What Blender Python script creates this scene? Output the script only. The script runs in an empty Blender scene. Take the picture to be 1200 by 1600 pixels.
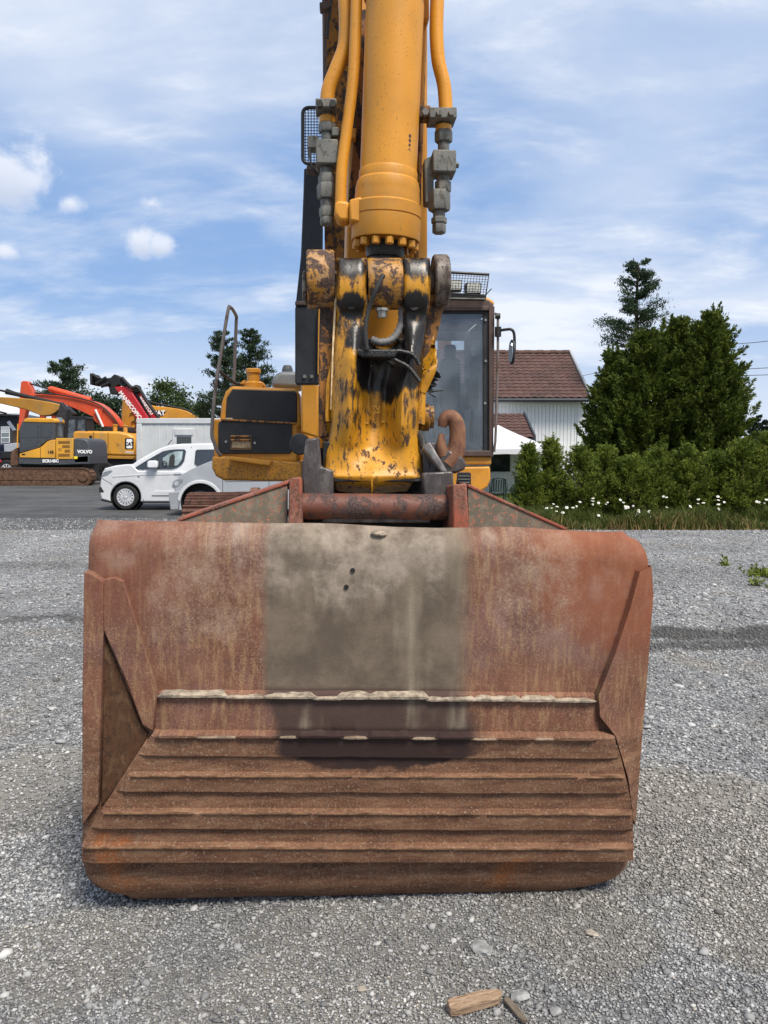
import bpy, bmesh, math, random
import numpy as np
from mathutils import Vector, Matrix
random.seed(7); RNG = np.random.default_rng(11)
R = math.radians
SC = bpy.context.scene
COL = SC.collection
# ------------------------------------------------------------------ camera
CAM_H, PITCH, FPX = 1.6, R(4.48), 1200.0
cd = bpy.data.cameras.new('camera'); cam = bpy.data.objects.new('camera', cd); COL.objects.link(cam)
cam.location = (0, 0, CAM_H); cam.rotation_euler = (R(90) - PITCH, 0, 0)
cd.sensor_fit = 'VERTICAL'; cd.sensor_height = 36; cd.sensor_width = 27; cd.lens = 36 * FPX / 1600
cd.clip_end = 3000; cd.clip_start = 0.05
SC.camera = cam
# ------------------------------------------------------------------ sky and sun
VX, VY = 7.3, 1.7
SUN_EL, SUN_AZ = R(58), R(146)          # azimuth of the sun, clockwise from +Y
W = bpy.data.worlds.new('World'); SC.world = W; W.use_nodes = True
def build_world():
    nt = W.node_tree; nt.nodes.clear(); L = nt.links.new
    def n(t, **k):
        o = nt.nodes.new(t)
        for a, b in k.items(): setattr(o, a, b)
        return o
    def mth(op, a, b=None, c=None, clamp=False):
        o = n('ShaderNodeMath', operation=op, use_clamp=clamp)
        for i, v in enumerate((a, b, c)):
            if v is None: continue
            if hasattr(v, 'is_linked'): L(v, o.inputs[i])
            else: o.inputs[i].default_value = v
        return o.outputs[0]
    def sstep(x, lo, hi):
        o = n('ShaderNodeMapRange', interpolation_type='SMOOTHSTEP')
        L(x, o.inputs[0]); o.inputs[1].default_value = lo; o.inputs[2].default_value = hi
        return o.outputs[0]
    def noise(vec, scale, detail=6, rough=.55, dist=0):
        o = n('ShaderNodeTexNoise'); L(vec, o.inputs['Vector'])
        o.inputs['Scale'].default_value = scale; o.inputs['Detail'].default_value = detail
        o.inputs['Roughness'].default_value = rough; o.inputs['Distortion'].default_value = dist
        return o.outputs[0]
    def mix(f, a, b):
        o = n('ShaderNodeMix', data_type='RGBA')
        if hasattr(f, 'is_linked'): L(f, o.inputs[0])
        else: o.inputs[0].default_value = f
        for i, v in ((6, a), (7, b)):
            if hasattr(v, 'is_linked'): L(v, o.inputs[i])
            else: o.inputs[i].default_value = (*v, 1)
        return o.outputs[2]
    sky = n('ShaderNodeTexSky', sky_type='NISHITA', sun_disc=False)
    sky.sun_elevation = SUN_EL; sky.sun_rotation = SUN_AZ; sky.air_density = 1.0; sky.dust_density = .6; sky.ozone_density = 2.0
    tc = n('ShaderNodeTexCoord'); d = tc.outputs['Generated']
    sp = n('ShaderNodeSeparateXYZ'); L(d, sp.inputs[0])
    zz = mth('MAXIMUM', sp.outputs[2], 0.0)
    den = mth('ADD', zz, .22)
    cb = n('ShaderNodeCombineXYZ'); L(mth('DIVIDE', sp.outputs[0], den), cb.inputs[0]); L(mth('DIVIDE', sp.outputs[1], den), cb.inputs[1])
    mp = n('ShaderNodeMapping'); L(cb.outputs[0], mp.inputs[0]); mp.inputs['Rotation'].default_value = (0, 0, R(28)); mp.inputs['Scale'].default_value = (1.0, 1.9, 1)
    # veil: broad thin cloud; cirrus: streaky; flecks: mackerel
    mpv = n('ShaderNodeMapping'); L(cb.outputs[0], mpv.inputs[0]); mpv.inputs['Location'].default_value = (VX, VY, 0)
    veil = sstep(noise(mpv.outputs[0], .62, 3, .45, .2), .40, .62)
    cir = sstep(noise(mp.outputs[0], 1.7, 8, .56, .25), .40, .70)
    fle = sstep(noise(mp.outputs[0], 7.0, 7, .62, .2), .42, .72)
    cov = mth('ADD', mth('MULTIPLY', veil, .66), mth('MULTIPLY', cir, .42))
    cov = mth('ADD', cov, mth('MULTIPLY', mth('MULTIPLY', fle, mth('ADD', cir, .25)), .20))
    cov = mth('ADD', cov, .13, clamp=True)
    # horizon band is paler
    hz = sstep(sp.outputs[2], .26, .0)
    cov = mth('MAXIMUM', cov, mth('MULTIPLY', hz, .74))
    blue = mix(.70, sky.outputs[0], (1.5, 3.4, 7.1))
    c = mix(mth('MULTIPLY', cov, .96, clamp=True), blue, (7.8, 8.2, 8.9))
    # heaps of cumulus: soft lumps in a ring of low sky
    def dirv(px, py):
        x, y = (px - 600) / FPX, (800 - py) / FPX
        v = Vector((x, math.cos(PITCH) + y * math.sin(PITCH), -math.sin(PITCH) + y * math.cos(PITCH)))
        return v.normalized()
    bn = noise(d, 17, 9, .62, .3); bn2 = noise(d, 5, 3, .5)
    tot = None; shade = None
    spots = [(dirv(8, 262), .058), (dirv(42, 280), .036), (dirv(218, 374), .030), (dirv(250, 380), .024), (dirv(112, 318), .020), (dirv(4, 392), .020), (dirv(236, 318), .018)]
    rr = random.Random(3)
    for i in range(9):
        a = R(75 + i * 30 + rr.uniform(-8, 8)); e = R(rr.uniform(12, 30))
        spots.append((Vector((math.sin(a) * math.cos(e), math.cos(a) * math.cos(e), math.sin(e))), rr.uniform(.05, .11)))
    for v, r in spots:
        o = n('ShaderNodeVectorMath', operation='SUBTRACT'); L(d, o.inputs[0]); o.inputs[1].default_value = v
        s = n('ShaderNodeVectorMath', operation='MULTIPLY'); L(o.outputs[0], s.inputs[0]); s.inputs[1].default_value = (1, 1, 1.35)
        ln = n('ShaderNodeVectorMath', operation='LENGTH'); L(s.outputs[0], ln.inputs[0])
        q = mth('SUBTRACT', 1.0, mth('DIVIDE', ln.outputs['Value'], r))
        q = mth('MAXIMUM', q, -1.0)
        sx = n('ShaderNodeSeparateXYZ'); L(o.outputs[0], sx.inputs[0])
        hgt = mth('DIVIDE', sx.outputs[2], r)
        m = sstep(mth('ADD', q, mth('MULTIPLY', mth('SUBTRACT', bn, .5), 2.6)), .0, .8)
        sh = mth('MULTIPLY', m, sstep(hgt, .15, -.75))
        tot = m if tot is None else mth('MAXIMUM', tot, m)
        shade = sh if shade is None else mth('MAXIMUM', shade, sh)
    cum = mix(shade, (8.4, 8.6, 9.1), (5.6, 6.0, 7.1))
    c = mix(mth('MULTIPLY', tot, .74), c, cum)
    bg = n('ShaderNodeBackground'); L(c, bg.inputs[0]); bg.inputs[1].default_value = .080
    out = n('ShaderNodeOutputWorld'); L(bg.outputs[0], out.inputs[0])
build_world()
sl = bpy.data.lights.new('sun', 'SUN'); so = bpy.data.objects.new('sun', sl); COL.objects.link(so)
sl.energy = 3.7; sl.angle = R(20); sl.color = (1, .93, .82)
sdir = Vector((math.sin(SUN_AZ) * math.cos(SUN_EL), math.cos(SUN_AZ) * math.cos(SUN_EL), math.sin(SUN_EL)))
so.rotation_euler = sdir.to_track_quat('Z', 'Y').to_euler(); so.location = (0, 0, 30)
vs = SC.view_settings; vs.view_transform = 'Standard'; vs.look = 'None'; vs.gamma = 1; vs.exposure = .55; vs.use_curve_mapping = False
SC.cycles.max_bounces = 8; SC.cycles.transparent_max_bounces = 12
# ------------------------------------------------------------------ helpers
CP, SP = math.cos(PITCH), math.sin(PITCH)
K = math.tan(R(4.0))                                  # the machine stands turned by four degrees
DV = Vector((-math.sin(R(4.0)), math.cos(R(4.0)), 0)) # its rearward direction
def ray(px, py):
    x, y = (px - 600) / FPX, (800 - py) / FPX
    return Vector((x, CP + y * SP, -SP + y * CP))
def P(px, py, Y):
    d = ray(px, py); return Vector((0, 0, CAM_H)) + d * (Y / d.y)
def PM(px, py, Y):                                     # on a plane turned with the machine
    d = ray(px, py); return Vector((0, 0, CAM_H)) + d * (Y / (d.y - K * d.x))
def smooth_path(pts, n=6):
    pts = [Vector(p) for p in pts]; out = []
    for i in range(len(pts) - 1):
        p0 = pts[max(i - 1, 0)]; p1 = pts[i]; p2 = pts[i + 1]; p3 = pts[min(i + 2, len(pts) - 1)]
        for k in range(n):
            t = k / n
            out.append(.5 * ((2 * p1) + (p2 - p0) * t + (2 * p0 - 5 * p1 + 4 * p2 - p3) * t * t + (3 * p1 - p0 - 3 * p2 + p3) * t ** 3))
    out.append(pts[-1]); return out
def arc(cx, cy, r, a0, a1, n=8):
    return [(cx + r * math.cos(R(a0 + (a1 - a0) * i / n)), cy + r * math.sin(R(a0 + (a1 - a0) * i / n))) for i in range(n + 1)]
def rrect(x0, y0, x1, y1, r, n=4):
    return arc(x1 - r, y1 - r, r, 0, 90, n) + arc(x0 + r, y1 - r, r, 90, 180, n) + arc(x0 + r, y0 + r, r, 180, 270, n) + arc(x1 - r, y0 + r, r, 270, 360, n)
class MB:
    def __init__(s): s.v = []; s.f = []
    def add(s, vs, fs):
        b = len(s.v); s.v += [tuple(v) for v in vs]; s.f += [tuple(b + i for i in f) for f in fs]; return s
    def prism(s, poly, dv):
        n = len(poly); dv = Vector(dv); poly = [Vector(p) for p in poly]
        s.add(poly + [p + dv for p in poly], [tuple(range(n)), tuple(range(2 * n - 1, n - 1, -1))] + [(i, (i + 1) % n, n + (i + 1) % n, n + i) for i in range(n)]); return s
    def px(s, pts, Y, depth, m=PM, dv=None):
        s.prism([m(a, b, Y) for a, b in pts], (dv if dv is not None else (DV if m is PM else Vector((0, 1, 0)))) * depth); return s
    def pxr(s, x0, y0, x1, y1, Y, depth, m=PM): return s.px([(x0, y0), (x1, y0), (x1, y1), (x0, y1)], Y, depth, m)
    def box(s, c, d, rz=0, mat=None):
        c = Vector(c); M = mat or Matrix.Rotation(rz, 4, 'Z'); M = M.to_3x3()
        vs = [c + M @ Vector((sx * d[0] / 2, sy * d[1] / 2, sz * d[2] / 2)) for sx in (-1, 1) for sy in (-1, 1) for sz in (-1, 1)]
        s.add(vs, [(0, 1, 3, 2), (4, 6, 7, 5), (0, 4, 5, 1), (2, 3, 7, 6), (0, 2, 6, 4), (1, 5, 7, 3)]); return s
    def tube(s, path, r, n=10, caps=True):
        path = [Vector(p) for p in path]; m = len(path)
        rs = r if hasattr(r, '__len__') else [r] * m
        t0 = (path[1] - path[0]).normalized(); up = Vector((0, 0, 1)) if abs(t0.z) < .9 else Vector((1, 0, 0))
        u = t0.cross(up).normalized(); vs = []
        for i, p in enumerate(path):
            t = (path[min(i + 1, m - 1)] - path[max(i - 1, 0)]).normalized()
            u = (u - t * u.dot(t)).normalized(); w = t.cross(u)
            vs += [p + (u * math.cos(2 * math.pi * k / n) + w * math.sin(2 * math.pi * k / n)) * rs[i] for k in range(n)]
        fs = [(i * n + k, i * n + (k + 1) % n, (i + 1) * n + (k + 1) % n, (i + 1) * n + k) for i in range(m - 1) for k in range(n)]
        if caps: fs += [tuple(range(n)), tuple(range(m * n - 1, (m - 1) * n - 1, -1))]
        s.add(vs, fs); return s
    def lathe(s, prof, o, axis, n=32, caps=True):
        o = Vector(o); ax = Vector(axis).normalized(); up = Vector((0, 0, 1)) if abs(ax.z) < .9 else Vector((0, 1, 0))
        u = ax.cross(up).normalized(); w = ax.cross(u); vs = []
        for r, t in prof: vs += [o + ax * t + (u * math.cos(2 * math.pi * k / n) + w * math.sin(2 * math.pi * k / n)) * max(r, 1e-4) for k in range(n)]
        m = len(prof)
        fs = [(i * n + k, i * n + (k + 1) % n, (i + 1) * n + (k + 1) % n, (i + 1) * n + k) for i in range(m - 1) for k in range(n)]
        if caps: fs += [tuple(range(n)), tuple(range(m * n - 1, (m - 1) * n - 1, -1))]
        s.add(vs, fs); return s
    def grid(s, pts):                                  # rows of points
        nv, nu = len(pts), len(pts[0])
        s.add([p for r in pts for p in r], [(j * nu + i, j * nu + i + 1, (j + 1) * nu + i + 1, (j + 1) * nu + i) for j in range(nv - 1) for i in range(nu - 1)]); return s
    def slab(s, rows, dv):                             # a sheet with thickness
        nv, nu = len(rows), len(rows[0]); b = len(s.v); s.grid(rows); s.grid([[Vector(p) + dv for p in r] for r in rows]); c = b + nv * nu
        rim = [i for i in range(nu)] + [j * nu + nu - 1 for j in range(1, nv)] + [(nv - 1) * nu + i for i in range(nu - 2, -1, -1)] + [j * nu for j in range(nv - 2, 0, -1)]
        for k in range(len(rim)): a, d = rim[k], rim[(k + 1) % len(rim)]; s.f.append((b + a, b + d, c + d, c + a))
        return s
    def mesh(s, name, mat=None, ang=35, fix=True):
        me = bpy.data.meshes.new(name); me.from_pydata(s.v, [], s.f)
        if fix:
            bm = bmesh.new(); bm.from_mesh(me); bmesh.ops.recalc_face_normals(bm, faces=bm.faces); bm.to_mesh(me); bm.free()
        if ang is not None:
            me.shade_smooth(); me.set_sharp_from_angle(angle=R(ang))
        if mat: me.materials.append(mat)
        me.update(); return me
    def build(s, name, mat, parent=None, bevel=0, seg=2, solid=0, ang=35, off=-1):
        return put(name, s.mesh(name, mat, ang), parent, bevel, seg, solid, off)
def put(name, me, parent=None, bevel=0, seg=2, solid=0, off=-1, mat4=None):
    o = bpy.data.objects.new(name, me); COL.objects.link(o)
    if parent is not None:
        o.parent = parent
        if parent.get('_w'): o.matrix_parent_inverse = Matrix.Translation(-parent.location)
    if mat4 is not None: o.matrix_basis = mat4
    if solid:
        m = o.modifiers.new('solid', 'SOLIDIFY'); m.thickness = solid; m.offset = off
    if bevel:
        m = o.modifiers.new('bevel', 'BEVEL'); m.width = bevel; m.segments = seg; m.limit_method = 'ANGLE'; m.angle_limit = R(40)
    return o
def tag(o, label, cat, group=None):
    o['label'] = label; o['category'] = cat
    if group: o['group'] = group
    return o
def thing(name, loc, label, cat, group=None):          # an Empty at the base; parts are modelled in world coordinates
    o = bpy.data.objects.new(name, None); COL.objects.link(o); o.location = loc; o['_w'] = 1; o.empty_display_size = .2
    return tag(o, label, cat, group)
def struct(o, kind='structure'): o['kind'] = kind; return o
def text_mesh(txt, size, mat, bold=0.0, ext=.002):
    c = bpy.data.curves.new('txt', 'FONT'); c.body = txt; c.size = size; c.extrude = ext; c.align_x = 'CENTER'; c.align_y = 'CENTER'; c.offset = bold; c.resolution_u = 3
    t = bpy.data.objects.new('txt', c); COL.objects.link(t); bpy.context.view_layer.update()
    me = bpy.data.meshes.new_from_object(t.evaluated_get(bpy.context.evaluated_depsgraph_get()))
    bpy.data.objects.remove(t); bpy.data.curves.remove(c); me.materials.clear(); me.materials.append(mat); return me
def lettering(name, txt, size, mat, loc, parent, ang=0, sx=1, bold=0.0, yaw=0):   # upright text facing the viewer side (-Y)
    me = text_mesh(txt, size, mat, bold)
    M = Matrix.Translation(loc) @ Matrix.Rotation(yaw, 4, 'Z') @ Matrix.Rotation(R(90), 4, 'X') @ Matrix.Rotation(ang, 4, 'Z') @ Matrix.Diagonal((sx, 1, 1, 1))
    return put(name, me, parent, mat4=M)
# ------------------------------------------------------------------ materials
class NT:
    def __init__(s, name):
        s.m = bpy.data.materials.new(name); s.m.use_nodes = True; s.t = s.m.node_tree; s.t.nodes.clear()
        s.out = s.t.nodes.new('ShaderNodeOutputMaterial'); s._o = None
    def n(s, t, **k):
        o = s.t.nodes.new(t)
        for a, b in k.items(): setattr(o, a, b)
        return o
    def L(s, a, b): s.t.links.new(a, b)
    def set(s, sock, v):
        if hasattr(v, 'is_linked'): s.L(v, sock)
        elif hasattr(v, '__len__') and len(v) == 3 and sock.type == 'RGBA': sock.default_value = (*v, 1)
        else: sock.default_value = v
    def co(s, kind='Object'):
        if s._o is None: s._o = s.n('ShaderNodeTexCoord')
        return s._o.outputs[kind]
    def mapv(s, v, scale=(1, 1, 1), rot=(0, 0, 0), loc=(0, 0, 0)):
        o = s.n('ShaderNodeMapping'); s.L(v, o.inputs[0]); o.inputs['Scale'].default_value = scale; o.inputs['Rotation'].default_value = rot; o.inputs['Location'].default_value = loc
        return o.outputs[0]
    def noise(s, v, scale, detail=4, rough=.55, dist=0):
        o = s.n('ShaderNodeTexNoise'); s.L(v, o.inputs['Vector']); o.inputs['Scale'].default_value = scale; o.inputs['Detail'].default_value = detail
        o.inputs['Roughness'].default_value = rough; o.inputs['Distortion'].default_value = dist; return o.outputs[0]
    def vor(s, v, scale, feature='F1', out='Distance'):
        o = s.n('ShaderNodeTexVoronoi', feature=feature); s.L(v, o.inputs['Vector']); o.inputs['Scale'].default_value = scale; return o.outputs[out]
    def math(s, op, a, b=None, clamp=False):
        o = s.n('ShaderNodeMath', operation=op, use_clamp=clamp); s.set(o.inputs[0], a)
        if b is not None: s.set(o.inputs[1], b)
        return o.outputs[0]
    def step(s, x, lo, hi, a=0., b=1.):
        o = s.n('ShaderNodeMapRange', interpolation_type='SMOOTHSTEP'); s.L(x, o.inputs[0])
        for i, v in enumerate((lo, hi, a, b)): o.inputs[i + 1].default_value = v
        return o.outputs[0]
    def mix(s, f, a, b, bt='MIX'):
        o = s.n('ShaderNodeMix', data_type='RGBA', blend_type=bt); s.set(o.inputs[0], f); s.set(o.inputs[6], a); s.set(o.inputs[7], b); return o.outputs[2]
    def ramp(s, x, stops):
        o = s.n('ShaderNodeValToRGB'); s.L(x, o.inputs[0]); e = o.color_ramp.elements
        while len(e) > 1: e.remove(e[-1])
        e[0].position = stops[0][0]; e[0].color = (*stops[0][1], 1)
        for p, c in stops[1:]: q = e.new(p); q.color = (*c, 1)
        return o.outputs[0]
    def xyz(s, v):
        o = s.n('ShaderNodeSeparateXYZ'); s.L(v, o.inputs[0]); return o.outputs
    def bump(s, h, strength=.3, dist=.01):
        o = s.n('ShaderNodeBump'); s.L(h, o.inputs['Height']); o.inputs['Strength'].default_value = strength; o.inputs['Distance'].default_value = dist; return o.outputs[0]
    def near(s, c, r, v=None, nz=None, amt=.5, sc=(1, 1, 1), soft=True):     # soft blob round a point, ragged by a noise
        o = s.n('ShaderNodeVectorMath', operation='SUBTRACT'); s.L(v or s.co(), o.inputs[0]); o.inputs[1].default_value = c
        q = s.n('ShaderNodeVectorMath', operation='MULTIPLY'); s.L(o.outputs[0], q.inputs[0]); q.inputs[1].default_value = sc
        l = s.n('ShaderNodeVectorMath', operation='LENGTH'); s.L(q.outputs[0], l.inputs[0])
        d = s.math('DIVIDE', l.outputs['Value'], r)
        if nz is not None: d = s.math('ADD', d, s.math('MULTIPLY', s.math('SUBTRACT', nz, .5), amt * 2))
        return s.step(d, 1.15, .35) if nz is None else s.step(d, 1.15, .7) if soft else s.step(d, 1.06, .88)
    def bsdf(s, color, rough=.6, metal=0, normal=None, spec=.5, **k):
        b = s.n('ShaderNodeBsdfPrincipled'); s.set(b.inputs['Base Color'], color); s.set(b.inputs['Roughness'], rough); s.set(b.inputs['Metallic'], metal)
        b.inputs['Specular IOR Level'].default_value = spec
        if normal is not None: s.L(normal, b.inputs['Normal'])
        for a, v in k.items(): s.set(b.inputs[a.replace('_', ' ')], v)
        s.L(b.outputs[0], s.out.inputs[0]); return s.m
def plain(name, col, rough=.6, metal=0, var=.12, scale=8, spec=.4, bump=.1):
    t = NT(name); v = t.co(); n1 = t.noise(v, scale, 5, .6)
    f = t.step(n1, .3, .7, 1 - var, 1 + var)
    c = t.mix(1.0, col, (1, 1, 1)); m = t.n('ShaderNodeVectorMath', operation='SCALE'); m.inputs[0].default_value = col; t.L(f, m.inputs['Scale'])
    n2 = t.noise(v, scale * 9, 3)
    return t.bsdf(m.outputs[0], t.step(n1, .2, .8, max(rough - .1, .02), min(rough + .1, 1)), metal, t.bump(n2, bump, .004), spec)
def worn(name, col, chip=(.045, .025, .018), amt=.5, rough=.45, dust=(.30, .24, .17), dustamt=.3, scale=1.0, stains=(), stain_col=(.012, .010, .009), stretch=(1, 1, .45), spec=.45):
    t = NT(name); v = t.co(); vs_ = t.mapv(v, stretch)
    big = t.noise(v, 2.2 * scale, 4); med = t.noise(vs_, 13 * scale, 8, .66, .4); fin = t.noise(v, 70 * scale, 4, .6); fleck = t.noise(v, 150 * scale, 2)
    c = t.mix(t.step(big, .3, .7), tuple(x * .84 for x in col), tuple(min(1, x * 1.1) for x in col))
    c = t.mix(t.step(t.noise(vs_, 5 * scale, 5, .6), .45, .75, 0, dustamt), c, dust)
    hi = .62 - .14 * amt; boost = None
    for (p, r, k) in stains:
        q = t.math('MULTIPLY', t.near(p, r * 1.6, v), k * .36); boost = q if boost is None else t.math('MAXIMUM', boost, q)
    mask = t.step(t.math('ADD', t.math('MULTIPLY', med, .75), t.math('MULTIPLY', fin, .25)), hi, hi + .035)
    rim = t.step(t.math('ADD', t.math('MULTIPLY', med, .75), t.math('MULTIPLY', fin, .25)), hi - .03, hi + .01)
    c = t.mix(t.math('MULTIPLY', rim, .4), c, tuple(x * .55 for x in col))
    c = t.mix(mask, c, t.mix(t.step(fin, .4, .6), chip, tuple(x * 2.6 for x in chip)))
    c = t.mix(t.math('MULTIPLY', t.step(fleck, .66, .70), .7), c, chip)
    ro = t.step(mask, 0, 1, rough, .8)
    if boost is not None:
        s_ = t.step(t.math('ADD', t.math('MULTIPLY', med, .42), t.math('ADD', t.math('MULTIPLY', fin, .16), boost)), .46, .58); c = t.mix(s_, c, stain_col); ro = t.math('SUBTRACT', ro, t.math('MULTIPLY', s_, .12))
    h = t.math('SUBTRACT', t.math('MULTIPLY', fin, .3), mask)
    return t.bsdf(c, ro, 0, t.bump(h, .35, .004), spec)
def glassy(name, tint=(.55, .62, .66), rough=.03, alpha=.45):
    t = NT(name); g = t.n('ShaderNodeBsdfGlossy'); g.inputs['Roughness'].default_value = rough; g.inputs['Color'].default_value = (.9, .95, 1, 1)
    tr = t.n('ShaderNodeBsdfTransparent'); tr.inputs['Color'].default_value = (*tint, 1)
    d = t.n('ShaderNodeBsdfDiffuse'); d.inputs['Color'].default_value = (.50, .55, .60, 1)  # pale diffuse film paints sky haze and reflection onto the glass
    m0 = t.n('ShaderNodeMixShader'); nz = t.noise(t.co(), 3, 5); t.L(t.step(nz, .3, .7, alpha * .2, alpha), m0.inputs[0]); t.L(tr.outputs[0], m0.inputs[1]); t.L(d.outputs[0], m0.inputs[2])
    fr = t.n('ShaderNodeFresnel'); fr.inputs[0].default_value = 1.5
    m1 = t.n('ShaderNodeMixShader'); t.L(fr.outputs[0], m1.inputs[0]); t.L(m0.outputs[0], m1.inputs[1]); t.L(g.outputs[0], m1.inputs[2]); t.L(m1.outputs[0], t.out.inputs[0])
    return t.m
def foliage(name, dark, light, trans=.25, tip=None):
    t = NT(name); ge = t.n('ShaderNodeNewGeometry'); r = ge.outputs['Random Per Island']
    v = t.co(); big = t.noise(v, 2.6, 4)
    f = t.math('ADD', t.math('MULTIPLY', r, .6), t.math('MULTIPLY', t.step(big, .3, .7), .4), clamp=True)
    stops = [(0, dark), (.75, light)] + ([(1, tip)] if tip else [])
    c = t.ramp(f, stops)
    d = t.n('ShaderNodeBsdfPrincipled'); t.L(c, d.inputs['Base Color']); d.inputs['Roughness'].default_value = .65; d.inputs['Specular IOR Level'].default_value = .25
    tr = t.n('ShaderNodeBsdfTranslucent'); t.L(c, tr.inputs['Color'])
    m = t.n('ShaderNodeMixShader'); m.inputs[0].default_value = trans; t.L(d.outputs[0], m.inputs[1]); t.L(tr.outputs[0], m.inputs[2]); t.L(m.outputs[0], t.out.inputs[0])
    return t.m
def srgb(r, g, b):
    return tuple(((x / 255) / 12.92 if x / 255 <= .04045 else ((x / 255 + .055) / 1.055) ** 2.4) for x in (r, g, b))
YEL = (.59, .25, .02)
# ================================================================== GROUND
SANDY = ((1120, 1310, .75), (905, 1450, .3), (100, 1490, .3), (560, 1570, .6), (1180, 1440, .3), (1010, 1250, .5), (60, 1230, .5))
def ground_materials():
    t = NT('gravel'); v = t.co()
    big = t.noise(v, .55, 4); med = t.noise(v, 2.4, 5, .6)
    c1 = t.vor(v, 62, out='Color'); d1 = t.vor(v, 62); c2 = t.vor(v, 24, out='Color'); d2 = t.vor(v, 24)
    g1 = t.xyz(c1)[0]; g2 = t.xyz(c2)[0]
    g = t.math('ADD', t.math('MULTIPLY', g1, .62), t.math('MULTIPLY', g2, .38))
    col = t.ramp(g, [(0, (.085, .087, .09)), (.4, (.20, .203, .208)), (.7, (.325, .328, .33)), (1, (.56, .555, .54))])
    # sandy fines and packed darker ground
    fines = t.step(t.math('ADD', t.math('MULTIPLY', big, .6), t.math('MULTIPLY', med, .4)), .52, .68, 0, .65)
    for (a, b, r_) in SANDY:
        d_ = ray(a, b); q_ = Vector((0, 0, CAM_H)) - d_ * (CAM_H / d_.z); fines = t.math('MAXIMUM', fines, t.math('MULTIPLY', t.near((q_.x, q_.y, 0), r_, v, med, .9), .6))
    col = t.mix(fines, col, t.mix(t.step(t.noise(v, 210, 5, .7), .35, .65), (.13, .115, .09), (.40, .365, .305)))
    col = t.mix(t.step(t.noise(v, .9, 5, .6), .62, .38, 0, .4), col, (.13, .13, .132))
    x = t.xyz(v)
    # darker bands crossing the yard
    def band(yc, hw, x0, x1, k, slope=0):
        yy = t.math('ADD', t.math('SUBTRACT', x[1], yc), t.math('MULTIPLY', x[0], slope))
        yy = t.math('ADD', yy, t.math('MULTIPLY', t.math('SUBTRACT', med, .5), .9))
        m = t.step(t.math('ABSOLUTE', yy), hw * 1.5, hw * .4)
        m = t.math('MULTIPLY', m, t.math('MULTIPLY', t.step(x[0], x0 - .3, x0 + .3), t.step(x[0], x1 + .4, x1 - .4)))
        return t.math('MULTIPLY', m, k)
    b = t.math('MAXIMUM', band(6.75, .26, 1.2, 9, .8, .03), band(6.25, .12, 1.4, 3.6, .7)); b = t.math('MAXIMUM', b, band(7.3, .14, -3.9, -2.5, .6))
    b = t.math('MAXIMUM', b, band(10.5, .35, -6, 9, .25, .05))
    col = t.mix(b, col, (.052, .050, .047))
    global BANDS; BANDS = band
    h = t.math('ADD', t.math('MULTIPLY', t.math('ADD', t.math('MULTIPLY', d1, .5), d2), t.math('SUBTRACT', 1.0, fines)), t.math('MULTIPLY', t.noise(v, 150, 5, .7), .6))
    gravel = t.bsdf(col, .9, 0, t.bump(h, .9, .02), .25)
    t = NT('asphalt'); v = t.co(); n1 = t.noise(v, .5, 5, .6); n2 = t.noise(v, 40, 3); n3 = t.noise(t.mapv(v, (.25, 2, 1)), 1.2, 5)
    c = t.mix(t.step(n1, .35, .7), (.036, .036, .037), (.066, .066, .065)); c = t.mix(t.step(n3, .5, .72, 0, .7), c, (.12, .115, .108)); c = t.mix(t.step(t.noise(v, 2.2, 9, .7), .48, .68, 0, .6), c, (.095, .094, .092)); c = t.mix(t.step(n2, .52, .66, 0, .5), c, (.15, .149, .145))
    asph = t.bsdf(c, .85, 0, t.bump(n2, .5, .01), .3)
    t = NT('lawn'); v = t.co(); n1 = t.noise(v, .3, 5); c = t.mix(n1, (.035, .06, .015), (.11, .12, .04)); lawn = t.bsdf(c, .9, 0, t.bump(t.noise(v, 30, 4), .6, .05), .2)
    return gravel, asph, lawn
M_GRAVEL, M_ASPH, M_LAWN = ground_materials()
def sheet(name, x0, x1, y0, y1, z, mat, n=1):
    m = MB(); m.grid([[(x0 + (x1 - x0) * i / n, y0 + (y1 - y0) * j / n, z) for i in range(n + 1)] for j in range(n + 1)])
    return struct(m.build(name, mat))
sheet('ground', -700, 700, -150, 1400, -.012, M_LAWN)
sheet('gravel_yard', -30, 30, -8, 15.9, -.004, M_GRAVEL)
from mathutils import noise as NZ0
_m = MB(); _n = 260; _xs = [-60 + 63.2 * i / _n for i in range(_n + 1)]
_m.grid([[(x, 15.75 + .35 * NZ0.noise(Vector((x * .8, 0, 0))) + .22 * NZ0.noise(Vector((x * 3.1, 4, 0))) + .08 * NZ0.noise(Vector((x * 11, 9, 0))), .0) for x in _xs], [(x, 17, .001) for x in _xs], [(x, 75, .001) for x in _xs]])
struct(_m.build('asphalt_yard', M_ASPH))

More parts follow.
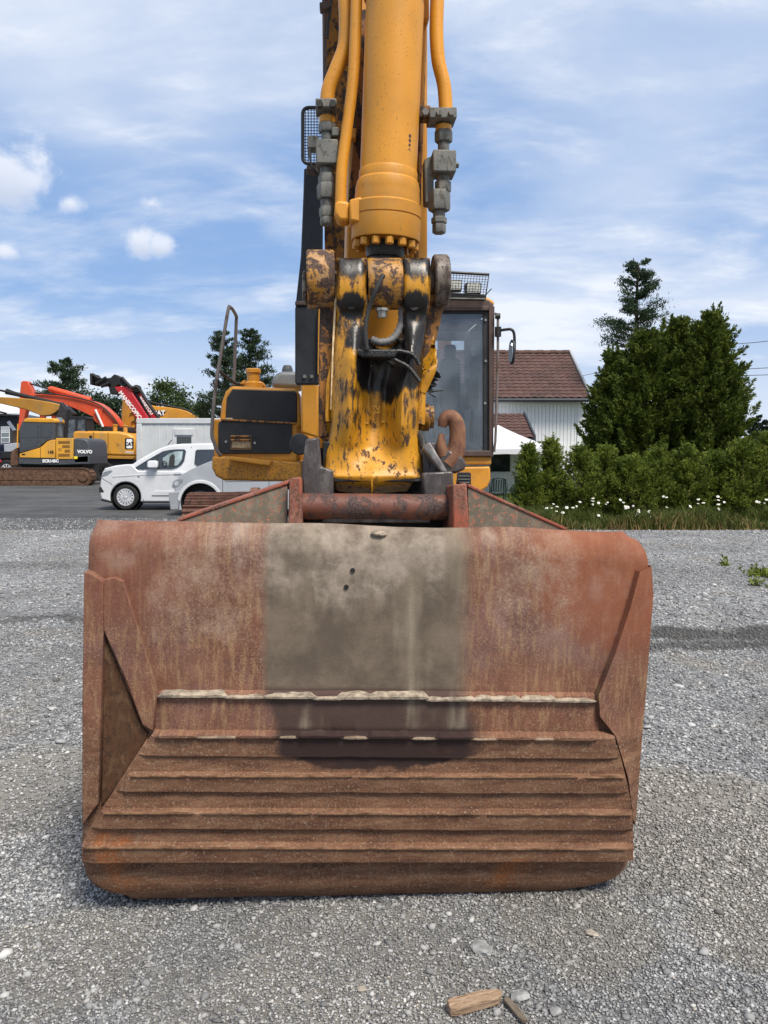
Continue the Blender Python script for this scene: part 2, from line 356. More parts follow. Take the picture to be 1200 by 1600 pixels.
def stone_mesh():
    # crushed rock: jittered octahedra and icosahedra, one sheet of loose stones
    oct_v = np.array([[1, 0, 0], [-1, 0, 0], [0, 1, 0], [0, -1, 0], [0, 0, 1], [0, 0, -1]], float)
    oct_f = np.array([[0, 2, 4], [2, 1, 4], [1, 3, 4], [3, 0, 4], [2, 0, 5], [1, 2, 5], [3, 1, 5], [0, 3, 5]])
    ph = (1 + 5 ** .5) / 2
    ico_v = np.array([[-1, ph, 0], [1, ph, 0], [-1, -ph, 0], [1, -ph, 0], [0, -1, ph], [0, 1, ph], [0, -1, -ph], [0, 1, -ph], [ph, 0, -1], [ph, 0, 1], [-ph, 0, -1], [-ph, 0, 1]]) / math.sqrt(1 + ph * ph)
    ico_f = np.array([[0, 11, 5], [0, 5, 1], [0, 1, 7], [0, 7, 10], [0, 10, 11], [1, 5, 9], [5, 11, 4], [11, 10, 2], [10, 7, 6], [7, 1, 8], [3, 9, 4], [3, 4, 2], [3, 2, 6], [3, 6, 8], [3, 8, 9], [4, 9, 5], [2, 4, 11], [6, 2, 10], [8, 6, 7], [9, 8, 1]])
    VV, FF, base = [], [], 0
    def batch(bv, bf, n, ymin, ymax, smin, smax, pw=2.0):
        nonlocal base
        Y = ymin + (ymax - ymin) * RNG.random(n) ** 1.0
        Xh = .56 * Y + (.35 if ymax < 3.5 else 1.6); X = (RNG.random(n) * 2 - 1) * Xh
        s = smin + (smax - smin) * RNG.random(n) ** pw
        nv = len(bv); v = bv[None] * (1 + .55 * (RNG.random((n, nv, 1)) - .5)) + .34 * (RNG.random((n, nv, 3)) - .5)
        v = v * (np.stack([.7 + .8 * RNG.random(n), .6 + .6 * RNG.random(n), .35 + .45 * RNG.random(n)], 1))[:, None, :] * s[:, None, None]
        a = RNG.random(n) * 6.283; b = (RNG.random(n) - .5) * .7
        ca, sa, cb, sb = np.cos(a), np.sin(a), np.cos(b), np.sin(b)
        x, y, z = v[..., 0], v[..., 1], v[..., 2]
        y, z = y * cb[:, None] - z * sb[:, None], y * sb[:, None] + z * cb[:, None]
        x, y = x * ca[:, None] - y * sa[:, None], x * sa[:, None] + y * ca[:, None]
        v = np.stack([x + X[:, None], y + Y[:, None], z + (s * .12)[:, None] - .002], -1)
        VV.append(v.reshape(-1, 3)); FF.append((bf[None] + (np.arange(n) * nv)[:, None, None]).reshape(-1, 3) + base); base += n * nv
    batch(oct_v, oct_f, 95000, 1.75, 3.3, .0022, .0075, 1.7)
    batch(oct_v, oct_f, 100000, 2.6, 7.0, .0045, .0125, 2.0)
    batch(oct_v, oct_f, 55000, 6.0, 15.6, .008, .022, 2.2)
    batch(oct_v, oct_f, 16000, 15.0, 18.5, .010, .026, 2.4)
    batch(ico_v, ico_f, 3000, 1.75, 4.5, .007, .015, 2.6)
    batch(ico_v, ico_f, 4500, 4.0, 15.4, .012, .030, 3.0)
    batch(ico_v, ico_f, 40, 1.75, 3.4, .014, .022, 1.5)
    v = np.concatenate(VV); f = np.concatenate(FF)
    me = bpy.data.meshes.new('gravel_stones'); me.vertices.add(len(v)); me.vertices.foreach_set('co', v.ravel().astype(np.float32))
    me.loops.add(f.size); me.loops.foreach_set('vertex_index', f.ravel().astype(np.int32)); me.polygons.add(len(f))
    me.polygons.foreach_set('loop_start', np.arange(0, f.size, 3, dtype=np.int32)); me.update(calc_edges=True)
    t = NT('crushed_stone'); ge = t.n('ShaderNodeNewGeometry'); r = ge.outputs['Random Per Island']; w = t.co()
    big = t.noise(w, .55, 4); med = t.noise(w, 2.4, 5, .6)
    c = t.ramp(r, [(0, (.09, .091, .095)), (.25, (.225, .228, .232)), (.6, (.345, .348, .35)), (.86, (.48, .48, .475)), (.98, (.68, .675, .66)), (1, (.44, .37, .30))])
    fines = t.step(t.math('ADD', t.math('MULTIPLY', big, .6), t.math('MULTIPLY', med, .4)), .52, .68, .0, .5)
    for (a, b_, r_) in SANDY:
        d_ = ray(a, b_); q_ = Vector((0, 0, CAM_H)) - d_ * (CAM_H / d_.z); fines = t.math('MAXIMUM', fines, t.math('MULTIPLY', t.near((q_.x, q_.y, 0), r_, w, med, .9), .55 if a > 880 else .25))
    c = t.mix(fines, c, t.ramp(r, [(0, (.12, .105, .085)), (.5, (.29, .26, .215)), (1, (.52, .48, .42))])); x = t.xyz(w)
    c = t.mix(t.step(t.noise(w, .9, 5, .6), .62, .38, 0, .4), c, (.13, .13, .132))
    for (yc, hw, x0, x1, k, sl_) in ((6.75, .26, 1.2, 9, .8, .03), (6.25, .12, 1.4, 3.6, .7, 0), (7.3, .14, -3.9, -2.5, .6, 0), (10.5, .35, -6, 9, .25, .05)):
        yy = t.math('ADD', t.math('ADD', t.math('SUBTRACT', x[1], yc), t.math('MULTIPLY', x[0], sl_)), t.math('MULTIPLY', t.math('SUBTRACT', med, .5), .9))
        m_ = t.math('MULTIPLY', t.step(t.math('ABSOLUTE', yy), hw * 1.5, hw * .4), t.math('MULTIPLY', t.step(x[0], x0 - .3, x0 + .3), t.step(x[0], x1 + .4, x1 - .4)))
        c = t.mix(t.math('MULTIPLY', m_, k), c, (.06, .058, .055))
    c = t.mix(t.math('MULTIPLY', t.noise(w, 160, 3), .35), c, (.09, .09, .095))
    me.materials.append(t.bsdf(c, .85, 0, None, .3))
    return me
struct(put('gravel_stones', stone_mesh()), 'stuff')

# a few stones big enough to name are left in the gravel; timber scraps
def rock(loc, s, name='stone', sq=(1, .8, .5)):
    bm = bmesh.new(); bmesh.ops.create_icosphere(bm, subdivisions=2, radius=1)
    ph = random.random() * 50
    from mathutils import noise as nz
    for v in bm.verts:
        k = 1 + .35 * nz.noise(v.co * 1.3 + Vector((ph, 0, 0))) + .12 * nz.noise(v.co * 3.5 + Vector((0, ph, 0)))
        v.co = Vector((v.co.x * sq[0], v.co.y * sq[1], v.co.z * sq[2])) * k * s
    me = bpy.data.meshes.new(name); bm.to_mesh(me); bm.free()
    o = put(name, me); o.location = loc; o.rotation_euler.z = random.random() * 6; return o
M_ROCK = plain('rock_grey', (.24, .24, .235), .85, 0, .35, 30, .3, .4)
M_ROCKT = plain('rock_tan', (.33, .29, .24), .85, 0, .3, 30, .3, .4)
for (px, py, s, m, lab) in ((868, 1580, .022, M_ROCK, 'pale rounded pebble right of the wooden scraps at the lower edge'), (812, 1555, .03, M_ROCK, 'flat dark grey stone in the gravel just above the wooden stick'),
                            (752, 1480, .04, M_ROCK, 'flat angular grey stone in the gravel below the bucket, right of middle'), (565, 1545, .016, M_ROCKT, 'small tan stone in the gravel left of the wooden block'),
                            (925, 1458, .022, M_ROCKT, 'tan stone lying on the sandy patch before the bucket corner')):
    p = ray(px, py); p = Vector((0, 0, CAM_H)) + p * (-(CAM_H - .004) / p.z)
    o = rock(p, s, sq=(1, .75, .32)); o.data.materials.append(m); tag(o, lab, 'stone')
def timber():
    t = NT('weathered_wood'); v = t.co(); g = t.noise(t.mapv(v, (6, 60, 60)), 3, 6, .6); c = t.ramp(g, [(.25, (.10, .06, .035)), (.45, (.27, .18, .115)), (.75, (.40, .30, .21))])
    mat = t.bsdf(c, .8, 0, t.bump(g, .7, .006), .2)
    def plank(name, a, b, w, h, lab, jag=0):
        d = ray(*a); p0 = Vector((0, 0, CAM_H)) - d * (CAM_H / d.z); d = ray(*b); p1 = Vector((0, 0, CAM_H)) - d * (CAM_H / d.z)
        ax = p1 - p0; ln = ax.length; m = MB(); rnd = random.Random(5); n = 10; rows = []
        for i in range(n + 1):
            t_ = i / n; ww = w * (1 if .06 < t_ < .8 else (.75 if t_ < .1 else 1 - .3 * (t_ - .8) / .2)) ; hh = h * (1 if t_ < .8 else .8)
            x = -ln / 2 + ln * t_; q = lambda k=.05: 1 + rnd.uniform(-k, k)
            rows.append([(x + rnd.uniform(-jag, jag) * (t_ > .9), -ww / 2 * q(), 0), (x + rnd.uniform(-jag, jag) * (t_ > .9), -ww / 2 * q(), hh * q()), (x + rnd.uniform(-jag, jag) * (t_ > .9), -ww * .12, hh * q(.12)), (x + rnd.uniform(-jag, jag) * (t_ > .9), ww * .2, hh * q(.15)), (x, ww / 2 * q(), hh * q()), (x, ww / 2 * q(), 0)])
        m.grid(rows); k = len(m.v); m.f += [tuple(range(6)), tuple(range(k - 1, k - 7, -1))]
        o = m.build(name, mat, None, .002, 1, ang=25); o.location = (p0 + p1) / 2 + Vector((0, 0, .006)); o.rotation_euler = (R(4), R(-1), math.atan2(ax.y, ax.x)); return tag(o, lab, 'wood scrap')
    plank('wood_block', (701, 1584), (782, 1563), .042, .026, 'short splintered block of brown wood lying on the gravel at the lower edge', .012)
    t = NT('grey_wood'); g = t.noise(t.mapv(t.co(), (6, 60, 60)), 3, 6, .6); mat = t.bsdf(t.ramp(g, [(.3, (.07, .055, .04)), (.7, (.20, .165, .125))]), .85, 0, t.bump(g, .7, .005), .2)
    plank('wood_stick', (790, 1566), (822, 1603), .020, .012, 'thin weathered wooden stick beside the splintered block', .006)
timber()
# ================================================================== BUCKET
BO = P(560, 1401, 2.545); BO.z = .004
BM = Matrix.Translation(BO) @ Matrix.Rotation(R(4.4), 4, 'Z') @ Matrix.Rotation(R(1.7), 4, 'Y')
BI = BM.inverted()
def B(px, py, yl=0.0):                                   # point on the bucket's own plane y = yl
    o = BI @ Vector((0, 0, CAM_H)); d = BI.to_3x3() @ ray(px, py); k = (yl - o.y) / d.y
    return o + d * k
bucket = bpy.data.objects.new('excavator_bucket', None); COL.objects.link(bucket); bucket.matrix_basis = BM
tag(bucket, 'wide rusty red grading bucket seen from its back, resting on the gravel', 'bucket')
def bucket_material():
    t = NT('bucket_rust'); v = t.co(); x = t.xyz(v); u, w = x[0], x[2]
    dn = t.noise(v, 3.1, 8, .68, .1); big = t.noise(v, 2.6, 5, .6); med = t.noise(v, 9, 8, .68, .1); st = t.noise(t.mapv(v, (34, 1, 5)), 1.6, 6, .65); fin = t.noise(v, 120, 4, .65); spk = t.noise(v, 260, 2, .5)
    red = t.ramp(med, [(.25, (.10, .046, .031)), (.5, (.165, .070, .043)), (.75, (.235, .115, .070))])
    pur = t.ramp(med, [(.3, (.115, .058, .047)), (.7, (.205, .10, .078))])
    c = t.mix(t.step(big, .42, .62), red, pur)
    c = t.mix(t.step(st, .46, .66, 0, .75), c, t.mix(med, (.18, .10, .052), (.35, .22, .115)))
    c = t.mix(t.step(fin, .54, .66, 0, .5), c, (.34, .205, .12))
    c = t.mix(t.math('MULTIPLY', t.step(spk, .54, .62, 0, .85), t.step(dn, .35, .62, 1, .25)), c, (.050, .026, .02))
    # orange paint left at the right upper corner
    vm = B(940, 900); c = t.mix(t.math('MULTIPLY', t.near((B(985, 870).x, 0, B(985, 870).z), .34, v, med, .5, (1, 0, 1)), .75), c, t.mix(med, (.15, .045, .022), (.30, .10, .046)))
    c = t.mix(t.math('MULTIPLY', t.near((B(190, 850).x, 0, B(190, 850).z), .26, v, med, .5, (1, 0, 1)), .55), c, t.mix(med, (.12, .045, .03), (.24, .088, .054)))
    # dried dust
    dmask = t.step(dn, .50, .76, 0, .4)
    upl = t.step(w, B(500, 1080).z, B(500, 960).z)
    c = t.mix(t.math('MULTIPLY', dmask, upl), c, t.mix(fin, (.36, .27, .22), (.52, .45, .39)))
    for (px, py, r, k) in ((340, 890, .22, .3), (300, 930, .16, .3), (850, 960, .18, .3), (845, 880, .16, .3), (480, 850, .26, .3)):
        q = B(px, py); c = t.mix(t.math('MULTIPLY', t.near((q.x, 0, q.z), r, v, dn, 2.2, (1, 0, 1)), t.math('MULTIPLY', t.step(t.math('ADD', med, t.math('MULTIPLY', fin, .5)), .55, 1.1), k * 1.5)), c, t.mix(fin, (.27, .18, .13), (.38, .29, .225)))
    # brown lower body
    low = t.step(t.math('ADD', w, t.math('MULTIPLY', t.math('SUBTRACT', med, .5), .06)), B(560, 1135).z, B(560, 1165).z)
    br = t.ramp(t.noise(t.mapv(v, (2.2, 1, 12)), 2.2, 8, .68, .4), [(.28, (.052, .024, .015)), (.46, (.135, .062, .034)), (.62, (.205, .108, .061)), (.8, (.32, .215, .145))])
    br = t.mix(t.step(t.noise(v, 3.2, 4), .60, .72, 0, .75), br, (.25, .078, .018))
    br = t.mix(t.step(t.noise(v, 34, 8, .75), .52, .68, 0, .8), br, t.mix(fin, (.05, .026, .017), (.24, .15, .095))); br = t.mix(t.step(t.noise(t.mapv(v, (26, 1, 3)), 1.8, 6, .7), .54, .70, 0, .55), br, (.20, .125, .08))
    br = t.mix(t.step(fin, .54, .66, 0, .75), br, (.29, .205, .14)); br = t.mix(t.step(spk, .56, .66, 0, .6), br, (.035, .02, .014))
    c = t.mix(low, c, br)
    # grey field in the middle with pale runs of dried mud; ends in a dark rounded tongue
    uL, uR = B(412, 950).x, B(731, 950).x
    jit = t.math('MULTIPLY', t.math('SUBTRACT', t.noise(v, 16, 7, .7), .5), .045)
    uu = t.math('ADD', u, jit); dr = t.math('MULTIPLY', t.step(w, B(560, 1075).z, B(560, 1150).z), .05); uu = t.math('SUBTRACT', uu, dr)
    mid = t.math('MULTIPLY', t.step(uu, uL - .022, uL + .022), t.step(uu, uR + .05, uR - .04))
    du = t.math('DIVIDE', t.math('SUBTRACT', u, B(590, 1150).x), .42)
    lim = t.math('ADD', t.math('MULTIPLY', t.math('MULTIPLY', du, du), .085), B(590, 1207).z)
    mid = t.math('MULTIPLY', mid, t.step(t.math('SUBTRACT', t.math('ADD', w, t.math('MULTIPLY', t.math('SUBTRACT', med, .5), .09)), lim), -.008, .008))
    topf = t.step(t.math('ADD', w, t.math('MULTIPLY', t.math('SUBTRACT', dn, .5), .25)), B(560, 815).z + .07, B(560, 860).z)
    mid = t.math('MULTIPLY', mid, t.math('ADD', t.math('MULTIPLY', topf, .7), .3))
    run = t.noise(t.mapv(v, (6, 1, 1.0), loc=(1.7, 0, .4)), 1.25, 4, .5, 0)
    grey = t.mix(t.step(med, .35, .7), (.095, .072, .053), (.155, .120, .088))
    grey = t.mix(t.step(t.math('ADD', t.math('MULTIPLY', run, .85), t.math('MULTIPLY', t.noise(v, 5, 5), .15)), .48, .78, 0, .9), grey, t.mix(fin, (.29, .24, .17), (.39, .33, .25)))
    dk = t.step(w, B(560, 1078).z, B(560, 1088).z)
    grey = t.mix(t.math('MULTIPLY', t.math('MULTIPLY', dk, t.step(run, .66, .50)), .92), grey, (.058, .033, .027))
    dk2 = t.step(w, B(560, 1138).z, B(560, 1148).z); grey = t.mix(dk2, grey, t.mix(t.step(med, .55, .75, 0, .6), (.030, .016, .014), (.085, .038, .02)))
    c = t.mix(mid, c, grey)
    # brighter dusty veil over the upper middle
    q = B(560, 850); c = t.mix(t.math('MULTIPLY', t.near((q.x, 0, q.z), .42, v, run, 1.6, (1, 0, 2.2)), t.step(t.math('ADD', med, t.math('MULTIPLY', dn, .6)), .6, 1.05, .05, .6)), c, (.44, .37, .30))
    h = t.math('ADD', t.math('MULTIPLY', fin, .35), t.math('MULTIPLY', med, 1.2)); h = t.math('ADD', h, t.math('MULTIPLY', st, .3))
    return t.bsdf(c, .78, 0, t.bump(h, .45, .006), .3)
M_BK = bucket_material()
M_DIRT = worn('packed_dirt', (.085, .043, .025), (.03, .018, .012), .6, .95, (.15, .095, .055), .8, 5.0, stretch=(1, 1, .6), spec=.1)
M_RIDGE = plain('brown_dirt', (.15, .085, .05), .95, 0, .5, 18, .1, .8)
M_MUD = plain('dried_mud', (.29, .24, .185), .95, 0, .5, 30, .1, .8)
M_RED = worn('ear_red_paint', (.27, .072, .038), (.08, .035, .024), .9, .7, (.32, .27, .22), .5, 1.6)
M_GREENY = worn('bare_mossy_steel', (.135, .12, .088), (.17, .075, .05), .62, .8, (.28, .25, .19), .7, 4.5, stretch=(1, 1, 1))
M_STEEL = worn('dark_worn_steel', (.050, .039, .038), (.02, .016, .016), .6, .42, (.19, .17, .16), .6, 4.0, spec=.6)
M_BLACKSTEEL = plain('black_greasy_steel', (.015, .014, .013), .5, 0, .3, 12)
M_RUSTTUBE = worn('rust_tube', (.125, .042, .026), (.032, .02, .018), .95, .6, (.26, .13, .07), .4, 1.6)
def lerp_tab(tab, z):
    tab = sorted(tab)
    if z <= tab[0][0]: return tab[0][1]
    for (a, b), (c, d) in zip(tab, tab[1:]):
        if z <= c: return b + (d - b) * (z - a) / (c - a)
    return tab[-1][1]
from mathutils import noise as NZ
def wob(u, w, s, ph=0.): return NZ.noise(Vector((u * s, w * s, ph)))
def build_bucket():
    lt = [(144, 824), (139, 832), (137, 850), (136, 900), (133, 1100), (131, 1250), (126, 1320), (128, 1350), (133, 1370), (141, 1383), (154, 1394), (170, 1401), (190, 1406)]
    rt = [(985, 838), (1003, 846), (1012, 862), (1016, 885), (1011, 1000), (1001, 1150), (991, 1290), (988, 1335), (981, 1357), (966, 1374), (940, 1386), (900, 1393)]
    ltab = [(B(*p, .058).z, B(*p, .058).x) for p in lt]; rtab = [(B(*p, .058).z, B(*p, .058).x) for p in rt]
    v0 = .0; vt = B(560, 822, .09).z
    def yprof(w):
        y = .052
        if w < .11: y += .06 * ((.11 - w) / .11) ** 2.4
        if w > vt - .10: y += .045 * ((w - vt + .10) / .10) ** 2
        return y
    rows = []; nv, nu = 90, 130
    for j in range(nv + 1):
        w = v0 + (vt - v0) * (j / nv); uL, uR = lerp_tab(ltab, w), lerp_tab(rtab, w); row = []
        for i in range(nu + 1):
            s = i / nu; u = uL + (uR - uL) * s
            ed = min(s, 1 - s); eb = .02 * max(0, 1 - ed / .02) ** 2
            y = yprof(w) + eb + .005 * wob(u, w, 2.2, 3) + .002 * wob(u, w, 9, 7)
            wz = w - .024 * (s - .5) * 2 * (0) + (.008 * wob(u, 0, 3, 9) if j == nv else 0) 
            row.append((u, y, wz))
        rows.append(row)
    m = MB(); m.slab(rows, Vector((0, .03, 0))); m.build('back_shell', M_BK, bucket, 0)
    # body behind: sides, floor, top fold, cutting edge
    prof = [(.09, .10), (.075, .5), (.075, 1.1), (.12, vt - .06), (.34, vt - .05), (.62, 1.0), (.95, .45), (1.16, .12), (1.14, .04), (.5, .012), (.2, .02)]
    for s, tab in ((-1, ltab), (1, rtab)):
        uS = (tab[3][1] if s < 0 else tab[-5][1]); uS = (min(x for _, x in ltab) + .035) if s < 0 else (max(x for _, x in rtab) - .075)
        mm = MB(); mm.prism([(uS, y, w) for y, w in prof], (.03 * -s, 0, 0)); mm.build('side_plate', M_BK, bucket, .004)
    uL, uR = min(x for _, x in ltab) + .06, max(x for _, x in rtab) - .11
    fl = [(.16, .012), (.35, .010), (.6, .012), (.9, .03), (1.12, .06)]
    mm = MB(); mm.prism([(uL, y, w) for y, w in fl] + [(uL, y, w + .03) for y, w in reversed(fl)], (uR - uL, 0, 0)); mm.build('floor_plate', M_BK, bucket, .004)
    mm = MB(); mm.prism([(uL, 1.10, .03), (uL, 1.26, .06), (uL, 1.26, .075), (uL, 1.10, .075)], (uR - uL, 0, 0)); mm.build('cutting_edge', M_STEEL, bucket, .004)
    tp = [(.15, vt - .012), (.30, vt - .02), (.45, vt - .06), (.45, vt - .09), (.30, vt - .05), (.15, vt - .042)]
    mm = MB(); mm.prism([(uL + .03, y, w) for y, w in tp], (uR - uL - .06, 0, 0)); mm.build('top_fold', M_BK, bucket, .004)
    # lower stack of wear bars; each bar: pixel lines of its top and bottom edge and its own proudness
    def bar(name, tl, tr, bl, br_, yf, yb=.06, rag=.0012, mat=M_BK, slope=None, n=110):
        slope = (.0145 - yf) * .3 if slope is None else slope
        A, Bq, C, D = B(*tl, yf), B(*tr, yf), B(*bl, yf), B(*br_, yf); rows = []
        for k, (t_, dy, dv) in enumerate(((-.0, yb - yf, .012), (0, .004, .0), (.10, -.0015, 0), (.5, slope * .4, 0), (.93, slope, 0), (1.0, slope + .006, 0), (1.0, yb - yf, .004))):
            row = []
            for i in range(n + 1):
                s = i / n; T = A.lerp(Bq, s); Bo = C.lerp(D, s); p = T.lerp(Bo, max(t_, 0))
                p = Vector((p.x, yf + dy, p.z + dv))
                if 0 < k < 6:
                    p.z += rag * 2.2 * wob(p.x, k * .3, 11, 1) + rag * wob(p.x, k, 40, 2); p.y += rag * 1.6 * wob(p.x, p.z * 3, 17, 5)
                e = min(s, 1 - s) * n
                if e < 2: p.y += .010 * (1 - e / 2)
                row.append(p)
            rows.append(row)
        q = MB(); q.grid(rows)
        nb = n + 1; q.f += [tuple(k * nb for k in range(7)), tuple(k * nb + n for k in range(6, -1, -1))]
        return q.build(name, mat, bucket, ang=24)
    bar('upper_strip', (244, 1084), (934, 1088), (240, 1147), (938, 1151), .030, slope=.0)
    bar('wear_bar', (238, 1147), (962, 1151), (213, 1184), (969, 1189), .002)
    bar('wear_bar', (200, 1210), (978, 1214), (180, 1240), (984, 1243), -.002)
    bar('wear_bar', (158, 1268), (990, 1270), (140, 1298), (992, 1301), -.005)
    bar('wear_bar', (127, 1322), (993, 1324), (125, 1352), (989, 1350), -.007)
    # backing of the wear stack between the bars
    def flatpoly(name, pts, yf, yb, mat=M_BK, bev=.004):
        q = MB(); f = [B(a, b, yf) for a, b in pts]; q.prism(f, (0, yb - yf, 0)); return q.build(name, mat, bucket, bev)
    flatpoly('heel_plate', [(226, 1160), (966, 1164), (990, 1262), (990, 1345), (128, 1345), (136, 1300)], .017, .058)
    flatpoly('packed_dirt', [(163, 992), (222, 1136), (232, 1145), (205, 1200), (158, 1262), (160, 1120)], .046, .06, M_DIRT)
    # corner plates: left pair with a hollow between, right one folded back
    flatpoly('corner_plate', [(131, 893), (143, 896), (161, 908), (161, 985), (157, 1120), (154, 1255), (128, 1290), (128, 1100)], .020, .07)
    flatpoly('diagonal_plate', [(160, 906), (178, 902), (193, 908), (222, 1000), (247, 1078), (239, 1143), (222, 1133), (196, 1062), (161, 984)], .026, .06)
    q = MB()
    fr = [(B(1000, 893, .020), B(1018, 884, .05)), (B(985, 950, .018), B(1021, 930, .062)), (B(962, 1020, .016), B(1015, 1010, .066)), (B(936, 1086, .014), B(1009, 1090, .066)), (B(938, 1120, .014), B(1005, 1130, .066)), (B(962, 1150, .014), B(1002, 1170, .066)), (B(982, 1216, .014), B(997, 1240, .066)), (B(990, 1282, .014), B(993, 1290, .06))]
    rows = []
    for a, b in fr: rows.append([Vector((a.x - .004, .056, a.z)), a, a.lerp(b, .35) - Vector((0, .004, 0)), a.lerp(b, .75), b, Vector((b.x - .004, .12, b.z))])
    q.grid(rows); q.build('corner_plate', M_BK, bucket, ang=28)
    q = MB(); q.px_ = None
    # dried mud and weld lumps on the ledges
    def ledge(name, segs, yl, mat, dp=.016):
        for (x0, x1, y, hgt) in segs:
            a, b = B(x0, y, yl), B(x1, y, yl); n = max(6, int((x1 - x0) / 5)); rows = []
            for i in range(n + 1):
                s = i / n; p = a.lerp(b, s); e = min(1, min(s, 1 - s) * n / 1.6); hh = hgt * e * (.75 + .5 * wob(p.x, 0, 23, x0)) ; dd = dp * e * (1 + .35 * wob(p.x, 0, 31, 4 + x0)) + .003
                z0 = p.z - .004
                rows.append([Vector((p.x, yl + .028, z0 - .002)), Vector((p.x, yl + .026, z0 + hh)), Vector((p.x, yl + .010 - dd * .3, z0 + hh * .9)), Vector((p.x, yl - dd * .55, z0 + hh * .45)), Vector((p.x, yl - dd * .5, z0 - .002)), Vector((p.x, yl + .012, z0 - .004))])
            k = MB(); k.grid(rows); k.build(name, mat, bucket, ang=60)
    ledge('mud_ridge', [(246, 356, 1086, .018), (350, 416, 1088, .010), (408, 496, 1088, .015), (486, 540, 1090, .008), (524, 672, 1089, .021), (664, 748, 1092, .012), (738, 816, 1092, .018), (812, 872, 1093, .022), (862, 932, 1094, .012)], .022, M_MUD)
    ledge('weld_bead', [(242, 308, 1149, .020), (368, 438, 1149, .018), (462, 538, 1149, .017), (573, 646, 1150, .019), (680, 740, 1151, .017), (776, 836, 1152, .018), (864, 934, 1153, .024)], -.004, M_BK)
    ledge('mud_ridge', [(304, 374, 1150, .005), (432, 468, 1150, .005), (532, 580, 1151, .006), (640, 686, 1152, .006), (734, 782, 1153, .004), (830, 870, 1153, .005)], .0, plain('tan_mud', (.24, .18, .13), .95, 0, .4, 26, .1, .8))
    rl = random.Random(4)
    for (xa, xb, yy, yl) in ((204, 976, 1211, -.004), (162, 988, 1269, -.008), (130, 991, 1323, -.010)):
        segs = []; xq = xa
        while xq < xb - 40:
            wq = rl.uniform(60, 190); segs.append((xq, min(xq + wq, xb), yy + (xq - xa) * .003, rl.uniform(.002, .004))); xq += wq * rl.uniform(.9, 1.1)
        ledge('dirt_ridge', segs, yl, M_RIDGE, .006)
    for (px, py) in ((551, 891), (541, 917)):
        p = B(px, py, .054); MB().lathe([(.001, 0), (.0085, 0), (.0085, .004), (.001, .004)], p - Vector((0, .006, 0)), (0, 1, 0), 14).build('plug', M_BLACKSTEEL, bucket)
    # hanger: two ears, the pin tube between them, gussets running out to the sides
    def ear(pts, yl, dep): 
        q = MB(); q.prism([B(a, b, yl) for a, b in pts], (0, dep, 0)); return q
    eL = [B(x, y, .22) for x, y in ((452, 747), (471, 745), (473, 826), (450, 828))]
    eR = [B(x, y, .22) for x, y in ((708, 757), (729, 755), (734, 832), (708, 832))]
    for e in (eL, eR):
        q = MB(); bk = [Vector((p.x, .62, max(p.z - .03, vt - .05) if k < 2 else p.z - .12)) for k, p in enumerate(e)]
        q.add(e + bk, [(0, 1, 2, 3), (7, 6, 5, 4), (0, 4, 5, 1), (1, 5, 6, 2), (2, 6, 7, 3), (3, 7, 4, 0)]); q.build('ear', M_RED, bucket, .006)
    def gus(pts, yl): 
        q = MB(); q.prism([B(a, b, yl) for a, b in pts], (0, .035, 0)); return q
    gus([(449, 757), (449, 835), (240, 835), (278, 815)], .27).build('gusset', M_GREENY, bucket, .004)
    gus([(731, 762), (742, 764), (884, 829), (905, 845), (731, 845)], .27).build('gusset', M_GREENY, bucket, .004)
    def rim(a, b, yl):
        A, Bb = B(*a, yl), B(*b, yl); q = MB(); q.prism([A, Bb, Bb + Vector((0, 0, .012)), A + Vector((0, 0, .012))], (0, .26, 0)); return q
    rim((450, 757), (276, 816), .265).build('gusset_flange', M_RED, bucket, .003)
    rim((731, 761), (886, 830), .265).build('gusset_flange', M_RED, bucket, .003)
    a, b = B(472, 791, .36), B(709, 793, .36)
    MB().lathe([(.001, 0), (.050, 0), (.050, (b - a).length), (.001, (b - a).length)], a, b - a, 36).build('pin_tube', M_RUSTTUBE, bucket, .003)
    a, b = B(504, 812, .34), B(673, 812, .34)
    q = MB(); q.prism([a + Vector((0, 0, -.012)), b + Vector((0, 0, -.012)), b + Vector((0, 0, .012)), a + Vector((0, 0, .012))], (0, .2, 0)); q.build('cross_bar', M_STEEL, bucket, .004)
    a, b = B(474, 818, .44), B(706, 818, .44)
    q = MB(); q.prism([a + Vector((0, 0, -.05)), b + Vector((0, 0, -.05)), b + Vector((0, 0, .05)), a + Vector((0, 0, .05))], (0, .03, 0)); q.build('rear_web', M_BLACKSTEEL, bucket, .003)
    # a stone left lying on the top edge
    p = BM @ (B(593, 834, .058) + Vector((0, .012, 0)))
    o = rock(p, .028, sq=(1, .5, .36)); o.rotation_euler.z = .1; o.data.materials.append(M_MUD); tag(o, 'small muddy stone lying on the top edge of the rusty bucket', 'stone')
build_bucket()
# ================================================================== MAIN EXCAVATOR
exc = thing('crawler_excavator', (-.55, 9.8, 0), 'large weathered yellow tracked excavator facing the camera, arm hanging down in front', 'excavator')
cg = PM(606, 572, 3.0)
M_YEL = worn('yellow_paint', YEL, (.05, .03, .02), -.5, .38, (.5, .3, .1), .18, 1.0)
M_YELB = worn('yellow_paint_dull', (.54, .23, .018), (.05, .03, .02), -.02, .5, (.35, .2, .07), .5, 2.4)
M_YELD = worn('yellow_paint_dirty', (.30, .118, .014), (.022, .013, .010), .85, .55, (.12, .065, .03), .7, 1.4)
M_BLACK = plain('black_panel', (.014, .015, .018), .55, 0, .4, 5, .4)
M_RUBBER = plain('black_rubber', (.018, .018, .018), .7, 0, .3, 20)
M_GREYF = worn('grey_fittings', (.125, .125, .115), (.04, .036, .03), .5, .55, (.26, .23, .16), .5, 5)
M_BROWNF = worn('brown_frame', (.070, .042, .034), (.03, .018, .014), .4, .6, (.12, .08, .06), .4, 2)
